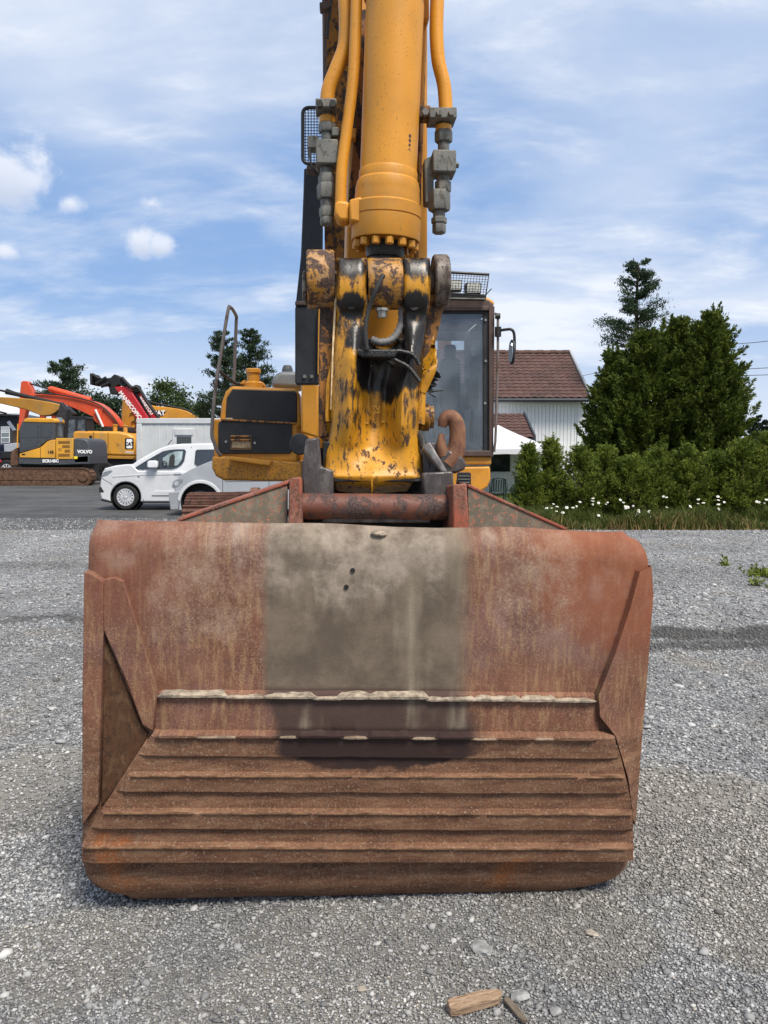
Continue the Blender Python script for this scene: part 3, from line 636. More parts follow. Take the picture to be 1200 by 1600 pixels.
M_RUSTHOOK = worn('rust_hook', (.17, .072, .034), (.07, .03, .018), .8, .7, (.42, .25, .12), .5, 3)
M_GREASE = plain('black_grease', (.008, .008, .008), .28, 0, .3, 30, .5, .6)
M_ZINC = plain('grey_steel_bolt', (.3, .29, .27), .4, .7, .2, 30)
M_TRACK = worn('track_rust', (.19, .085, .055), (.05, .03, .022), .6, .75, (.28, .18, .12), .5, 1.4)
M_LENS = plain('lamp_lens', (.55, .56, .52), .25, 0, .25, 40)
def stain(px, py, Y, r, k=.95): p = PM(px, py, Y); return (tuple(p), r, k)
M_LINK = worn('link_casting_paint', (.52, .235, .011), (.03, .016, .011), .50, .45, (.30, .15, .03), .5, 3.6, stretch=(1, 1, .32),
              stains=[stain(600, 582, 3.0, .09, 1.4), stain(596, 562, 3.0, .09, 1.4), stain(634, 575, 3.0, .08, 1.25), stain(600, 610, 3.02, .06, .95), stain(645, 530, 3.0, .08, .95), stain(562, 530, 3.0, .06, .9), stain(650, 500, 3.0, .08, .85), stain(548, 412, 3.0, .07, .85), stain(652, 412, 3.0, .07, .85), stain(648, 476, 3.0, .055, .95), stain(549, 478, 3.0, .055, .95), stain(540, 510, 3.0, .07, .7), stain(544, 610, 3.0, .06, .68), stain(548, 655, 3.0, .055, .7), stain(540, 700, 3.0, .04, .6), stain(640, 655, 3.0, .05, .66), stain(652, 610, 3.0, .05, .66)])
M_BOSS = worn('boss_paint', (.40, .18, .02), (.035, .02, .015), .95, .5, (.26, .21, .16), .7, 2.2, stretch=(1, 1, .8))
M_BOSSG = worn('bare_boss_steel', (.13, .105, .085), (.03, .02, .016), .9, .5, (.26, .21, .16), .5, 2.4, stretch=(1, 1, .8))
M_CYL = worn('cylinder_paint', (.60, .255, .02), (.05, .035, .03), -.75, .45, (.42, .2, .04), .45, 1.0, stains=[*[stain(642 - .05 * (y - 212) + 1.2 * math.sin(y * .9), y, 3.055, .0085, .8 + .25 * math.sin(y * 1.7)) for y in range(212, 292, 7)]], stain_col=(.06, .03, .02), spec=.5)
def arm_front():
    # ---- bucket link: a cast H, two bosses on top, open eye, ribbed waist, flared foot
    lt = [(403, 526), (440, 526), (480, 526), (560, 521), (620, 518), (675, 516), (692, 512), (702, 507), (746, 506)]
    rt = [(403, 672), (440, 673), (480, 671), (530, 664), (620, 656), (680, 654), (692, 657), (702, 660), (746, 661)]
    il, ir = 573, 629
    def depth(s, py):
        Y = 3.02
        # ribs left and right, valley in the middle
        rb = math.exp(-((s - .21) / .12) ** 2) + math.exp(-((s - .81) / .12) ** 2)
        k = max(0, min(1, (py - 500) / 60)) * max(0, min(1, (735 - py) / 70)); Y -= .075 * rb * k; Y += .06 * k * math.exp(-((s - .5) / .2) ** 2)
        if py < 490: Y += -.075 * math.sqrt(max(0, 1 - ((py - 445) / 47) ** 2)) + .03
        if py > 700: Y -= .07 * ((py - 700) / 46) ** 1.2 * (1 - .8 * abs(s - .5))
        e = min(s, 1 - s)
        if e < .05: Y += .02 * (1 - e / .05) ** 2
        Y += .0015 * NZ.noise(Vector((s * 9, py * .05, 0)))
        return Y
    ss = [i / 10 * .333 for i in range(10)] + [.333 + i / 12 * .334 for i in range(12)] + [.667 + i / 10 * .333 for i in range(11)]
    ys = [403 + i * (746 - 403) / 90 for i in range(91)]; m = MB(); pts = []
    for py in ys:
        l, r = lerp_tab(lt, py), lerp_tab(rt, py); k = max(0, min(1, (600 - py) / 40)); row = []
        a, b = l + (r - l) * .333, l + (r - l) * .667; a = a * (1 - k) + il * k; b = b * (1 - k) + ir * k
        for s in ss:
            px = l + (a - l) * s / .333 if s <= .333 else (a + (b - a) * (s - .333) / .334 if s <= .667 else b + (r - b) * (s - .667) / .333)
            Y = depth(s, py)
            if py < 545:
                dd = min(abs(px - il), abs(px - ir)) / 10
                if dd < 1: Y += .02 * (1 - dd) ** 2
            row.append(PM(px, py, Y))
        pts.append(row)
    m.add([p for r_ in pts for p in r_], []); nu = len(ss)
    for j in range(90):
        for i in range(nu - 1):
            py = (ys[j] + ys[j + 1]) / 2; s = (ss[i] + ss[i + 1]) / 2
            if .333 < s < .667 and py < 515 + 32 * math.sqrt(max(0, 1 - ((s - .5) / .167) ** 2)): continue
            m.f.append((j * nu + i, j * nu + i + 1, (j + 1) * nu + i + 1, (j + 1) * nu + i))
    # drop unused verts through bmesh
    me = m.mesh('bucket_link', M_LINK, 40); bm = bmesh.new(); bm.from_mesh(me); bmesh.ops.delete(bm, geom=[v for v in bm.verts if not v.link_faces], context='VERTS')
    for f in bm.faces:
        if f.normal.y > 0: f.normal_flip()
    bm.to_mesh(me); bm.free()
    link = put('bucket_link', me, exc, solid=.13, off=-1)
    lettering('cast_mark', 'P2', .034, M_LINK, PM(588, 640, 3.034), link, ang=R(-90), yaw=R(4))
    # black discs painted for the shade in the boss hollows, grease-caked ledge, bolt, hose
    for px, py in ((549, 474), (648, 476)):
        MB().lathe([(.001, 0), (.021, 0), (.023, .004), (.021, .012), (.001, .012)], PM(px, py, 3.0), DV, 20).build('socket_shade', M_GREASE, link)
    MB().px([(560, 546), (620, 545), (622, 551), (618, 559), (566, 558), (560, 553)], 2.93, .10).build('grease_ledge', M_GREASE, link, .006)
    m = MB()
    for q in (((620, 548), (640, 552), (650, 560), (655, 570)), ((612, 560), (636, 572), (650, 588), (656, 596)), ((560, 548), (590, 550), (622, 549))): m.tube(smooth_path([PM(a, b, 2.945) for a, b in q]), .008, 8)
    m.build('grease_hose', M_GREASE, link)
    # rod eye between the bosses
    a, b = PM(574, 444, 3.07), PM(627, 444, 3.07)
    eye = MB().lathe([(.06, 0), (.094, .0), (.098, .006), (.098, (b - a).length - .006), (.094, (b - a).length), (.06, (b - a).length)], a, b - a, 40).build('rod_eye', M_BOSS, exc)
    MB().lathe([(.001, 0), (.017, 0), (.019, .006), (.019, .024), (.026, .026), (.026, .036), (.001, .036)], PM(597, 497, 3.0), (0, 0, 1), 8).build('plug', M_ZINC, eye)
    MB().tube(smooth_path([PM(599, 430, 2.95), PM(588, 452, 2.93), PM(576, 484, 2.94), PM(571, 515, 2.93), PM(574, 548, 2.92)]), [.0075 + .0025 * (i % 2) for i in range(25)], 10).build('wrapped_hose', M_RUBBER, exc)
    MB().tube(smooth_path([PM(627, 478, 3.06), PM(627, 505, 3.05), PM(615, 528, 3.04), PM(596, 535, 3.03), PM(580, 530, 3.03)]), [.013 + .003 * (i % 2) for i in range(25)], 12).build('ribbed_hose', plain('grey_hose', (.16, .155, .15), .6, 0, .2, 30), exc)
    # main pin with collars
    a, b = PM(474, 442, 3.1), PM(703, 442, 3.1)
    MB().lathe([(.001, 0), (.045, 0), (.045, (b - a).length), (.001, (b - a).length)], a, b - a, 28).build('pivot_pin', M_BOSSG, exc, .004)
    # side (idler) links left and right of the cast link
    def side(name, x0, x1, cy, r, tail, mat, thick=None):
        a, b = PM(x0, cy, 3.1), PM(x1, cy, 3.1); ln = (b - a).length
        o = MB().lathe([(.03, 0), (r - .006, 0), (r, .006), (r, ln - .006), (r - .006, ln), (.03, ln)], a, b - a, 40).build(name, mat, exc)
        MB().px(tail, 3.08, .12).build('link_arm', M_YELD, o, .006); return o
    side('side_link', 480, 523, 437, .112, [(500, 470), (523, 462), (519, 560), (517, 682), (498, 684), (498, 560)], M_BOSS)
    side('side_link', 676, 699, 441, .106, [(672, 470), (696, 468), (688, 505), (674, 560), (662, 620), (656, 622), (662, 540)], M_BOSSG)
    MB().px([(472, 424), (480, 420), (480, 472), (472, 468)], 3.04, .1).build('pin_cap', M_BOSSG, exc, .01)
    # white worn edge strip beside the left boss
    MB().px([(524, 440), (527, 440), (521, 560), (519, 640), (516, 640), (519, 540)], 3.035, .1).build('edge_strip', plain('chafed_edge', (.62, .45, .26), .5, 0, .3, 40), exc)
    # ---- cylinder
    pB, pT = PM(602, 388, 3.165), PM(620, -60, 3.115); ax = (pT - pB).normalized(); U = lambda py: (PM(606, py, 3.14) - pB).dot(ax)
    r0 = .113
    cyl = MB().lathe([(.001, U(272)), (r0, U(272)), (r0, U(4)), (r0 + .009, U(4) + .001), (r0 + .011, U(-8)), (r0 + .011, U(-40)), (.001, U(-40))], pB, ax, 64).build('bucket_cylinder', M_CYL, exc, ang=25)
    MB().lathe([(.05, U(376)), (.136, U(376)), (.138, U(374)), (.138, U(342)), (.134, U(341)), (.134, U(339.5)), (.138, U(339)), (.138, U(322)), (.130, U(319)), (.130, U(308)), (.128, U(300)), (.129, U(296)), (.123, U(285)), (.117, U(282)), (.117, U(270)), (.114, U(267)), (.05, U(267))], pB, ax, 64).build('cylinder_head', M_YELB, cyl, ang=25)
    MB().lathe([(.001, -.14), (.062, -.14), (.062, U(376)), (.001, U(376))], pB, ax, 36).build('piston_rod', M_GREASE, cyl)
    MB().lathe([(.001, U(401)), (.074, U(401)), (.078, U(396)), (.078, U(386)), (.001, U(386))], pB, ax, 36).build('wiper_collar', M_GREASE, cyl)
    u = ax.cross(Vector((1, 0, 0))).normalized(); w = ax.cross(u); bolt = None
    for k in range(14):
        a = 2 * math.pi * (k + .3) / 14; c = pB + ax * U(377) + (u * math.cos(a) + w * math.sin(a)) * .118
        MB().lathe([(.001, 0), (.012, 0), (.0165, -.003), (.0165, -.026), (.014, -.030), (.001, -.030)], c, ax, 6).build('bolt', M_YELB, cyl, ang=20)
    MB().px([(546, 311), (566, 306), (566, 348), (546, 344)], 3.08, .1).build('port_block', M_YELB, cyl, .008)
    # ---- stick
    st = MB(); st.prism([PM(540, 440, 3.42), PM(668, 440, 3.42), PM(668, -60, 3.36), PM(552, -60, 3.36)], DV * .75); stick = st.build('stick', M_YELB, exc, .012)
    st = MB(); st.prism([PM(530, 700, 3.32), PM(654, 700, 3.32), PM(664, 420, 3.40), PM(528, 420, 3.40)], DV * .55); st.build('stick_nose', M_YEL, stick, .03, 3)
    MB().px([(656, 28), (668, 28), (661, 166), (652, 166)], 3.3, .05).build('rail', M_YELB, stick, .004)
    MB().px([(659, -20), (671, -20), (671, 30), (660, 30)], 3.27, .06).build('bracket', M_YEL, stick, .006)
    MB().px([(560, 14), (575, 14), (566, 240), (552, 330), (543, 330), (553, 200)], 3.3, .05).build('rail', M_YELD, stick, .004)
    MB().px([(553, 168), (557, 169), (553, 200), (549, 200)], 3.26, .03).build('slot', M_BLACK, stick, .001)
    MB().px([(546, 200), (557, 200), (556, 216), (546, 216)], 3.24, .05).build('pipe_clip', M_YELB, stick, .003)
    MB().px([(663, 30), (668, 30), (654, 410), (648, 410)], 3.34, .05).build('dirty_edge', M_YELD, stick, .003)
    # pipes
    def pipe(name, pts, r, mat=M_YEL, Y=3.2): return MB().tube(smooth_path([PM(a, b, Y) for a, b in pts], 8), r, 16).build(name, mat, stick)
    pipe('hydraulic_pipe', [(541, -60), (540, 0), (541, 40), (538, 75), (524, 112), (513, 142), (511, 175)], .029)
    pipe('hydraulic_pipe', [(559, -60), (557, 0), (555, 60), (551, 130), (541, 210), (534, 265), (532, 325)], .0225, M_YEL, 3.14)
    pipe('hydraulic_pipe', [(684, -60), (683, 0), (682, 50), (685, 95), (694, 135), (697, 180)], .028)
    MB().px([(524, 316), (528, 312), (546, 314), (546, 344), (530, 345), (522, 332)], 3.1, .09).build('elbow', M_YELB, stick, .012, 3)
    # fittings: stacked hexes and blocks along a short axis
    def hexs(name, cx, items, Y, parent, mat=M_GREYF):
        for (y0, y1, wd, kind) in items:
            a, b = PM(cx, y1, Y), PM(cx, y0, Y); r = wd / 2 / FPX * Y * 1.03; ln = (b - a).length
            if kind == 'b': MB().box((a + b) / 2, (r * 2, r * 2.2, ln), R(4)).build('valve_block', mat, parent, .005)
            else: MB().lathe([(.001, 0), (r * .92, 0), (r, ln * .15), (r, ln * .85), (r * .92, ln), (.001, ln)], a, b - a, 6 if kind == 'h' else 20).build('hex_nut' if kind == 'h' else ('collar' if kind == 'y' else 'nipple'), M_YEL if kind == 'y' else mat, parent, .002, 1, ang=25)
    lv = MB().px([(493, 153), (526, 153), (526, 167), (493, 167)], 3.14, .1).build('pipe_clamp', M_GREYF, stick, .004)
    for q in (499, 520): MB().lathe([(.001, 0), (.014, 0), (.014, .02), (.001, .02)], PM(q, 161, 3.10), DV, 6).build('bolt', M_BLACKSTEEL, lv)
    hexs('left', 511, [(166, 184, 15, 'n'), (182, 194, 23, 'y'), (193, 208, 26, 'h'), (207, 226, 17, 'n'), (224, 262, 32, 'b'), (262, 274, 20, 'n'), (272, 290, 27, 'h'), (288, 312, 31, 'h'), (311, 327, 19, 'n'), (324, 340, 24, 'h'), (339, 352, 20, 'n')], 3.2, lv)
    MB().px([(480, 211), (498, 211), (498, 231), (480, 231)], 3.2, .06).build('valve_block', M_GREYF, lv, .004)
    MB().px([(518, 198), (530, 198), (530, 212), (518, 212)], 3.17, .06).build('valve_block', M_GREYF, lv, .004)
    MB().tube(smooth_path([PM(484, 232, 3.2), PM(484, 244, 3.18), PM(488, 262, 3.18), PM(497, 274, 3.2)]), .004, 8).build('small_hose', M_RUBBER, lv)
    rv = MB().px([(671, 167), (714, 167), (714, 184), (671, 184)], 3.14, .1).build('pipe_clamp', M_GREYF, stick, .004)
    MB().px([(650, 164), (673, 164), (673, 182), (650, 182)], 3.17, .07).build('clamp_lug', M_YELD, rv, .004)
    for q in (665, 687, 706): MB().lathe([(.001, 0), (.014, 0), (.014, .02), (.001, .02)], PM(q, 174, 3.115), DV, 6).build('bolt', M_GREYF, rv)
    hexs('right', 693, [(184, 198, 15, 'n'), (196, 206, 24, 'y'), (204, 223, 27, 'h'), (222, 244, 17, 'n')], 3.2, rv)
    hexs('right', 692, [(241, 275, 34, 'b'), (274, 285, 19, 'n'), (283, 301, 25, 'h')], 3.2, rv)
    hexs('right', 686, [(299, 330, 34, 'h'), (328, 342, 18, 'n'), (340, 350, 24, 'h'), (349, 365, 21, 'h')], 3.2, rv)
    MB().px([(663, 248), (678, 242), (678, 318), (664, 316)], 3.2, .07).build('valve_block', M_GREYF, rv, .005)
    MB().lathe([(.001, 0), (.012, 0), (.012, .02), (.001, .02)], PM(709, 258, 3.2), (1, 0, 0), 6).build('bolt', M_GREYF, rv)
    # lower bits right of the cast link
    a = PM(656, 652, 3.12); MB().lathe([(.001, 0), (.052, 0), (.056, .006), (.056, .035), (.045, .040), (.045, .055), (.02, .058), (.001, .058)], a, (1, 0, 0), 28).build('pin_boss', M_BOSS, exc)
    MB().tube([PM(654, 676, 3.05), PM(660, 690, 3.02), PM(661, 700, 3.0)], [.016, .018, .012], 10).build('hose_end', M_BLACKSTEEL, exc)
    MB().tube(smooth_path([PM(664, 608, 3.1), PM(672, 590, 3.08), PM(678, 580, 3.08)]), [.03 + .012 * math.sin(i * 2.1) for i in range(13)], 7).build('hose_bundle', M_RUBBER, exc)
    for q in (((668, 612), (680, 611), (692, 610)), ((670, 614), (676, 618), (681, 620))): MB().tube([PM(a, b, 3.06) for a, b in q], .0035, 6).build('cable_tie', M_RUBBER, exc)
arm_front()
def coupler():
    qc = MB().px([(520, 742), (661, 742), (662, 753), (521, 753)], 2.98, .3).build('quick_coupler', M_STEEL, exc, .005)
    MB().px([(478, 686), (499, 683), (502, 729), (521, 735), (522, 771), (517, 779), (473, 776), (471, 735)], 2.93, .17).build('jaw', M_STEEL, qc, .008)
    MB().px([(661, 739), (708, 736), (710, 775), (706, 782), (662, 779)], 2.92, .17).build('jaw', M_STEEL, qc, .008)
    MB().px([(661, 694), (690, 691), (698, 712), (709, 736), (661, 740)], 3.0, .03).build('side_cheek', M_STEEL, qc, .004)
    MB().px([(661, 700), (672, 690), (694, 728), (700, 738), (690, 738), (682, 728)], 2.93, .07).build('chafed_edge', plain('bare_steel', (.20, .185, .18), .4, .3, .4, 25), qc, .006)
    MB().px([(504, 690), (520, 690), (520, 737), (504, 728)], 3.02, .2).build('side_cheek', M_BLACKSTEEL, qc, .004)
    MB().px([(474, 750), (708, 750), (708, 800), (474, 800)], 3.2, .05).build('gap_shade', M_BLACKSTEEL, qc)  # black plate behind the coupler gap stands in for the shade inside
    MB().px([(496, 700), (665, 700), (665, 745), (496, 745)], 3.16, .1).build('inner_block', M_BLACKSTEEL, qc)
    hp = [(698, 726), (706, 716), (713, 702), (715, 682), (714, 666), (709, 655), (701, 651), (694, 656), (691, 667)]
    rs = [.042, .040, .035, .032, .031, .030, .028, .024, .016]; path = smooth_path([PM(a, b, 3.0) for a, b in hp], 5); rr = [rs[min(i // 5, 8)] + (rs[min(i // 5 + 1, 8)] - rs[min(i // 5, 8)]) * ((i % 5) / 5) for i in range(len(path))]
    hk = MB().tube(path, rr, 14).build('lifting_hook', M_RUSTHOOK, qc)
    MB().tube(smooth_path([PM(694, 712, 2.99), PM(690, 699, 2.99), PM(689, 688, 2.99), PM(690.5, 678, 2.99)], 4), [.026 - .0013 * i for i in range(13)], 12).build('hook_throat', M_RUSTHOOK, hk)
    MB().px([(682, 738), (688, 716), (699, 703), (712, 706), (724, 716), (729, 724), (727, 734), (712, 740)], 2.965, .09).build('hook_base', M_STEEL, hk, .01)
coupler()
def machine_body():
    Y0 = 8.2
    # ---- boom and what hangs on it
    def bp(y, z, x6): return Vector((x6 - K * (y - 6), y, z))
    prof = [(8.75, 1.38), (8.42, 1.7), (8.0, 2.35), (6.9, 3.75), (6.0, 4.72), (4.6, 5.35), (3.55, 5.55), (3.5, 6.0), (4.6, 6.05), (6.3, 5.6), (7.6, 4.3), (8.8, 2.3), (9.15, 1.6), (9.1, 1.38)]
    boom = MB().prism([bp(y, z, -.46) for y, z in prof], (.56, 0, 0)).build('boom', M_YELD, exc, .02)
    MB().tube(smooth_path([PM(508, -30, 5.6), PM(508, 60, 5.65), PM(507, 146, 5.7)]), .013, 8).build('steel_pipe', M_BROWNF, boom)
    MB().tube(smooth_path([PM(518, -30, 5.6), PM(516, 16, 5.6), PM(513, 34, 5.6), PM(512, 60, 5.6)]), .010, 8).build('hose', M_RUBBER, boom)
    MB().px([(499, 3), (518, 0), (518, 8), (510, 14), (500, 12)], 5.58, .08).build('pipe_clamp', M_BROWNF, boom, .006)
    MB().px([(475, 262), (505, 266), (504, 396), (502, 474), (462, 474), (470, 400), (474, 300)], 6.9, .18).build('hose_guard', M_BLACK, boom, .015)
    MB().px(rrect(461, 478, 499, 600, 4), 6.55, .14).build('lower_guard', M_BLACK, boom, .01)
    MB().px([(498, 480), (501, 482), (501, 520), (498, 585), (496, 585), (497, 500)], 6.5, .1).build('guard_edge', M_YELB, boom, .004)
    MB().px([(461, 470), (480, 470), (480, 477), (461, 477)], 6.53, .2).build('guard_bracket', M_BROWNF, boom, .01)
    for q in (476, 487): MB().lathe([(.001, 0), (.016, 0), (.014, .008), (.001, .008)], PM(q, 588, 6.53), DV, 10).build('bolt', M_GREYF, boom)
    # work-light cage on the boom
    f = rrect(473, 168, 512, 256, 9); pts = [PM(a, b, 5.5) for a, b in f]; cage = MB().tube(pts + [pts[0]], .012, 8).build('light_cage', M_BLACKSTEEL, boom)
    m = MB()
    for i in range(8): x = 477 + i * 4.6; m.tube([PM(x, 170, 5.5), PM(x, 255, 5.5)], .0028, 4)
    for i in range(19): y = 172 + i * 4.6; m.tube([PM(474, y, 5.5), PM(511, y, 5.5)], .0028, 4)
    struct(m.build('wire_mesh', M_BLACKSTEEL, cage), 'stuff')
    MB().px([(480, 256), (500, 258), (496, 268), (478, 266)], 5.6, .1).build('cage_bracket', M_BROWNF, cage, .01)
    # boom foot and slew frame
    MB().px([(471, 596), (498, 600), (497, 684), (470, 676)], 7.3, .25).build('boom_foot', M_YEL, exc, .02)
    MB().px([(498, 520), (522, 520), (522, 690), (500, 690)], 7.6, .35).build('boom_cylinder', M_YELD, exc, .06, 3)
    # ---- right-hand housing (viewer's left): storage and tank boxes with black doors
    hs = MB().px([(343, 660), (346, 630), (352, 612), (361, 603), (463, 607), (468, 615), (470, 668), (343, 668)], Y0 + .25, 1.9).build('storage_housing', M_YELB, exc, .03, 3)
    MB().px([(352, 656), (354, 622), (363, 608), (461, 611), (464, 616), (464, 660)], Y0 + .235, .03).build('black_door', M_BLACK, hs, .01)
    lh = MB().px([(333, 655), (347, 655), (464, 662), (463, 722), (334, 716)], Y0 + .02, 2.1).build('tank_housing', M_YELB, exc, .02, 3)
    MB().px(rrect(341, 658, 456, 709, 5), Y0 - .004, .03).build('black_door', M_BLACK, lh, .008)
    MB().px([(345, 654), (462, 660), (462, 663), (345, 657)], Y0 - .02, .2).build('tread_edge', M_YELD, lh, .006)
    gp = MB().pxr(360, 680, 393, 703, Y0 - .016, .02).build('grab_plate', worn('grab_brown', (.16, .09, .04), (.03, .02, .015), .5, .6), lh, .004)
    MB().pxr(362, 688, 391, 700, Y0 - .022, .01).build('name_plate', plain('tan_plate', (.27, .20, .12), .5, 0, .5, 60), gp, .002)
    for q in (682, 687.5): MB().tube([PM(361, q, Y0 - .03), PM(392, q, Y0 - .03)], .012, 6).build('slat', M_YELD, gp)
    for q in ((353, 690), (398, 692)): MB().lathe([(.001, 0), (.014, 0), (.012, .01), (.001, .01)], PM(*q, Y0 - .014), DV, 12).build('latch', M_ZINC, lh)
    MB().pxr(352, 653, 363, 658, Y0 + .0, .08).build('marker_plate', plain('cream', (.5, .42, .28), .6), lh, .003)
    dk = MB().px([(331, 713), (352, 713), (470, 722), (472, 749), (455, 752), (350, 751), (337, 744), (331, 732)], Y0 - .06, 2.4).build('deck_frame', worn('deck_yellow', (.50, .215, .016), (.06, .035, .018), .55, .55, (.28, .15, .05), .6, 4.0, stretch=(1, 1, 1)), exc, .025, 3)
    MB().px([(357, 713), (424, 720), (421, 728), (358, 719)], Y0 - .2, .2).build('step_lip', M_YELB, dk, .01)
    MB().px([(440, 750), (730, 740), (735, 764), (690, 775), (455, 772)], Y0 + .3, 2.4).build('swing_frame', M_BLACKSTEEL, exc, .03)
    MB().px([(508, 628), (632, 628), (636, 748), (505, 748)], Y0 + 1.3, 2.2).build('engine_hood', M_YELB, exc, .06, 3)
    c0 = Vector((-.48, Y0 + 3.75, 1.72)); MB().box(c0, (2.75, .75, .95), R(4)).build('counterweight', M_YELB, exc, .15, 4)
    nk = MB().lathe([(.10, 0), (.10, .05), (.07, .07), (.07, .16), (.085, .165), (.085, .20), (.07, .21), (.001, .21)], PM(396, 606, Y0 + .5), (0, 0, 1), 20).build('filler_neck', M_YEL, exc)
    MB().px([(374, 600), (414, 604), (412, 598), (400, 592), (380, 594)], Y0 + .5, .2).build('filler_base', M_YELB, nk, .01)
    MB().px([(423, 604), (427, 588), (436, 580), (470, 580), (470, 606)], Y0 + 1.7, .7).build('engine_cover', plain('grey_cover', (.13, .145, .155), .5), exc, .05, 4)
    MB().lathe([(.001, .09), (.05, .08), (.07, .03), (.07, 0)], PM(449, 581, Y0 + 1.9), (0, 0, 1), 16).build('exhaust_cap', plain('grey_cap', (.06, .065, .07), .6), exc)
    MB().lathe([(.05, -.03), (.09, -.02), (.10, 0), (.09, .05), (.001, .06)], PM(469, 694, 7.2), -DV, 24).build('work_lamp', M_BLACK, exc)
    # handrail
    hr = MB().tube(smooth_path([PM(346, 711, Y0 - .04), PM(341, 707, Y0 - .05), PM(334, 690, Y0 - .05), PM(331, 672, Y0 - .03), PM(337, 603, Y0 + .05), PM(342, 572, Y0 + .1), PM(356, 487, Y0 + .2), PM(359.5, 481, Y0 + .25), PM(363, 483, Y0 + .35), PM(369, 494, Y0 + .75), PM(369, 506, Y0 + .8), PM(365, 602, Y0 + .85)], 5), .019, 10).build('handrail', worn('handrail_grey', (.10, .085, .08), (.03, .02, .02), .4, .45), exc)
    MB().tube([PM(343, 580, Y0 + .1), PM(367, 599, Y0 + .5), PM(392, 600, Y0 + .6)], .016, 8).build('brace', M_BLACKSTEEL, hr)
    # ---- cab
    cab = MB().px([(636, 462), (764, 468), (772, 477), (772, 482), (636, 478)], Y0 + .0, 1.7).build('cab', M_BROWNF, exc, .02)
    MB().px([(640, 458), (758, 462), (772, 470), (773, 477), (640, 470)], Y0 + .15, 1.5).build('roof', M_YELB, cab, .04, 3)
    MB().px([(764, 478), (773, 478), (771, 714), (764, 714)], Y0, .10).build('pillar', M_BROWNF, cab, .008)
    MB().px([(755, 484), (764, 484), (764, 706), (755, 706)], Y0 + .03, .05).build('window_seal', M_BLACK, cab, .004)
    MB().px([(636, 478), (644, 478), (644, 714), (636, 714)], Y0, .10).build('pillar', M_BROWNF, cab, .008)
    MB().px([(644, 704), (766, 704), (766, 713), (644, 713)], Y0 - .01, .08).build('sill', M_BROWNF, cab, .008)
    MB().px([(644, 478), (764, 478), (764, 485), (644, 485)], Y0 - .01, .08).build('header', M_BROWNF, cab, .008)
    MB().px([(644, 485), (757, 485), (757, 704), (644, 704)], Y0 + .045, .006).build('windscreen', glassy('cab_glass', (.90, .94, .96), .02, .15), cab)
    MB().px([(644, 499), (757, 499), (757, 506), (644, 506)], Y0 + .07, .02).build('sunshade', M_BLACK, cab, .003)
    MB().px([(644, 485), (757, 485), (757, 490), (644, 490)], Y0 + .03, .02).build('top_seal', M_BLACK, cab, .003)
    for q in ((759, 500), (759, 564), (758, 630)): MB().lathe([(.001, 0), (.014, 0), (.012, .012), (.001, .012)], PM(*q, Y0 + .015), DV, 10).build('bolt', M_ZINC, cab)
    # rear wall with its window, right wall glazed
    def quad(name, x0, x1, y0, y1, z, mat, d=.04): return MB().pxr(x0, y0, x1, y1, z, d).build(name, mat, cab)
    yb = Y0 + 1.6
    liner = plain('cab_liner', (.30, .32, .35), .8)
    quad('rear_wall', 632, 672, 505, 700, yb, liner); quad('rear_wall', 726, 757, 505, 700, yb, liner); quad('rear_wall', 672, 726, 600, 700, yb, liner); quad('rear_wall', 672, 726, 480, 532, yb, liner)
    quad('rear_window', 672, 726, 532, 600, yb + .02, glassy('rear_glass', (.85, .9, .95), .05, .3), .006)
    quad('cab_floor', 632, 757, 696, 712, Y0 + .1, M_BLACK, 1.5)
    MB().prism([PM(771, 485, Y0 + .1), PM(771, 704, Y0 + .1), PM(771, 704, Y0 + .1) + DV * 1.5, PM(771, 485, Y0 + .1) + DV * 1.5], (-.006, 0, 0)).build('side_window', glassy('side_glass', (.8, .86, .9), .03, .25), cab)
    MB().prism([PM(771, 606, Y0 + .1), PM(771, 712, Y0 + .1), PM(771, 712, Y0 + .1) + DV * 1.5, PM(771, 606, Y0 + .1) + DV * 1.5], (-.05, 0, 0)).build('door_panel', liner, cab)
    st = MB().px(rrect(688, 560, 720, 640, 7), Y0 + 1.0, .14).build('seat', M_BLACK, cab, .03, 3)
    MB().px(rrect(695, 538, 713, 561, 5), Y0 + 1.0, .1).build('headrest', M_BLACK, st, .02, 3)
    MB().px([(684, 640), (724, 640), (726, 656), (684, 656)], Y0 + .65, .5).build('seat_cushion', M_BLACK, st, .04, 3)
    for q in (678, 736): MB().tube([PM(q, 690, Y0 + .55), PM(q + 2, 640, Y0 + .55), PM(q + 2, 622, Y0 + .5)], [.02, .018, .035], 10).build('control_lever', M_BLACK, cab)
    MB().px(rrect(728, 590, 748, 640, 3), Y0 + .5, .06).build('monitor', M_BLACK, cab, .01)
    # lamp guard on the roof
    fr = [(640, 422), (764, 429), (758, 468), (640, 466)]; pts = [PM(a, b, Y0 - .06) for a, b in fr]; gd = MB().tube(pts + [pts[0]], .016, 6).build('lamp_guard', M_BLACKSTEEL, cab)
    m = MB()
    for i in range(27): t_ = i / 27; m.tube([pts[0].lerp(pts[1], t_), pts[3].lerp(pts[2], t_)], .0026, 4)
    for i in range(10): t_ = i / 10; m.tube([pts[0].lerp(pts[3], t_), pts[1].lerp(pts[2], t_)], .0026, 4)
    struct(m.build('wire_mesh', M_BLACKSTEEL, gd), 'stuff')
    for (a, b, c, d) in ((700, 437, 722, 454), (728, 441, 752, 459)):
        lm = MB().px(rrect(a, b, c, d, 2), Y0 + .05, .12).build('roof_lamp', M_BLACK, cab, .02, 3); MB().px(rrect(a + 1.5, b + 1.5, c - 1.5, d - 1.5, 2), Y0 + .042, .02).build('lens', M_LENS, lm)
    MB().px([(690, 456), (758, 460), (758, 467), (690, 465)], Y0 + .02, .2).build('lamp_rail', M_BLACKSTEEL, cab, .01)
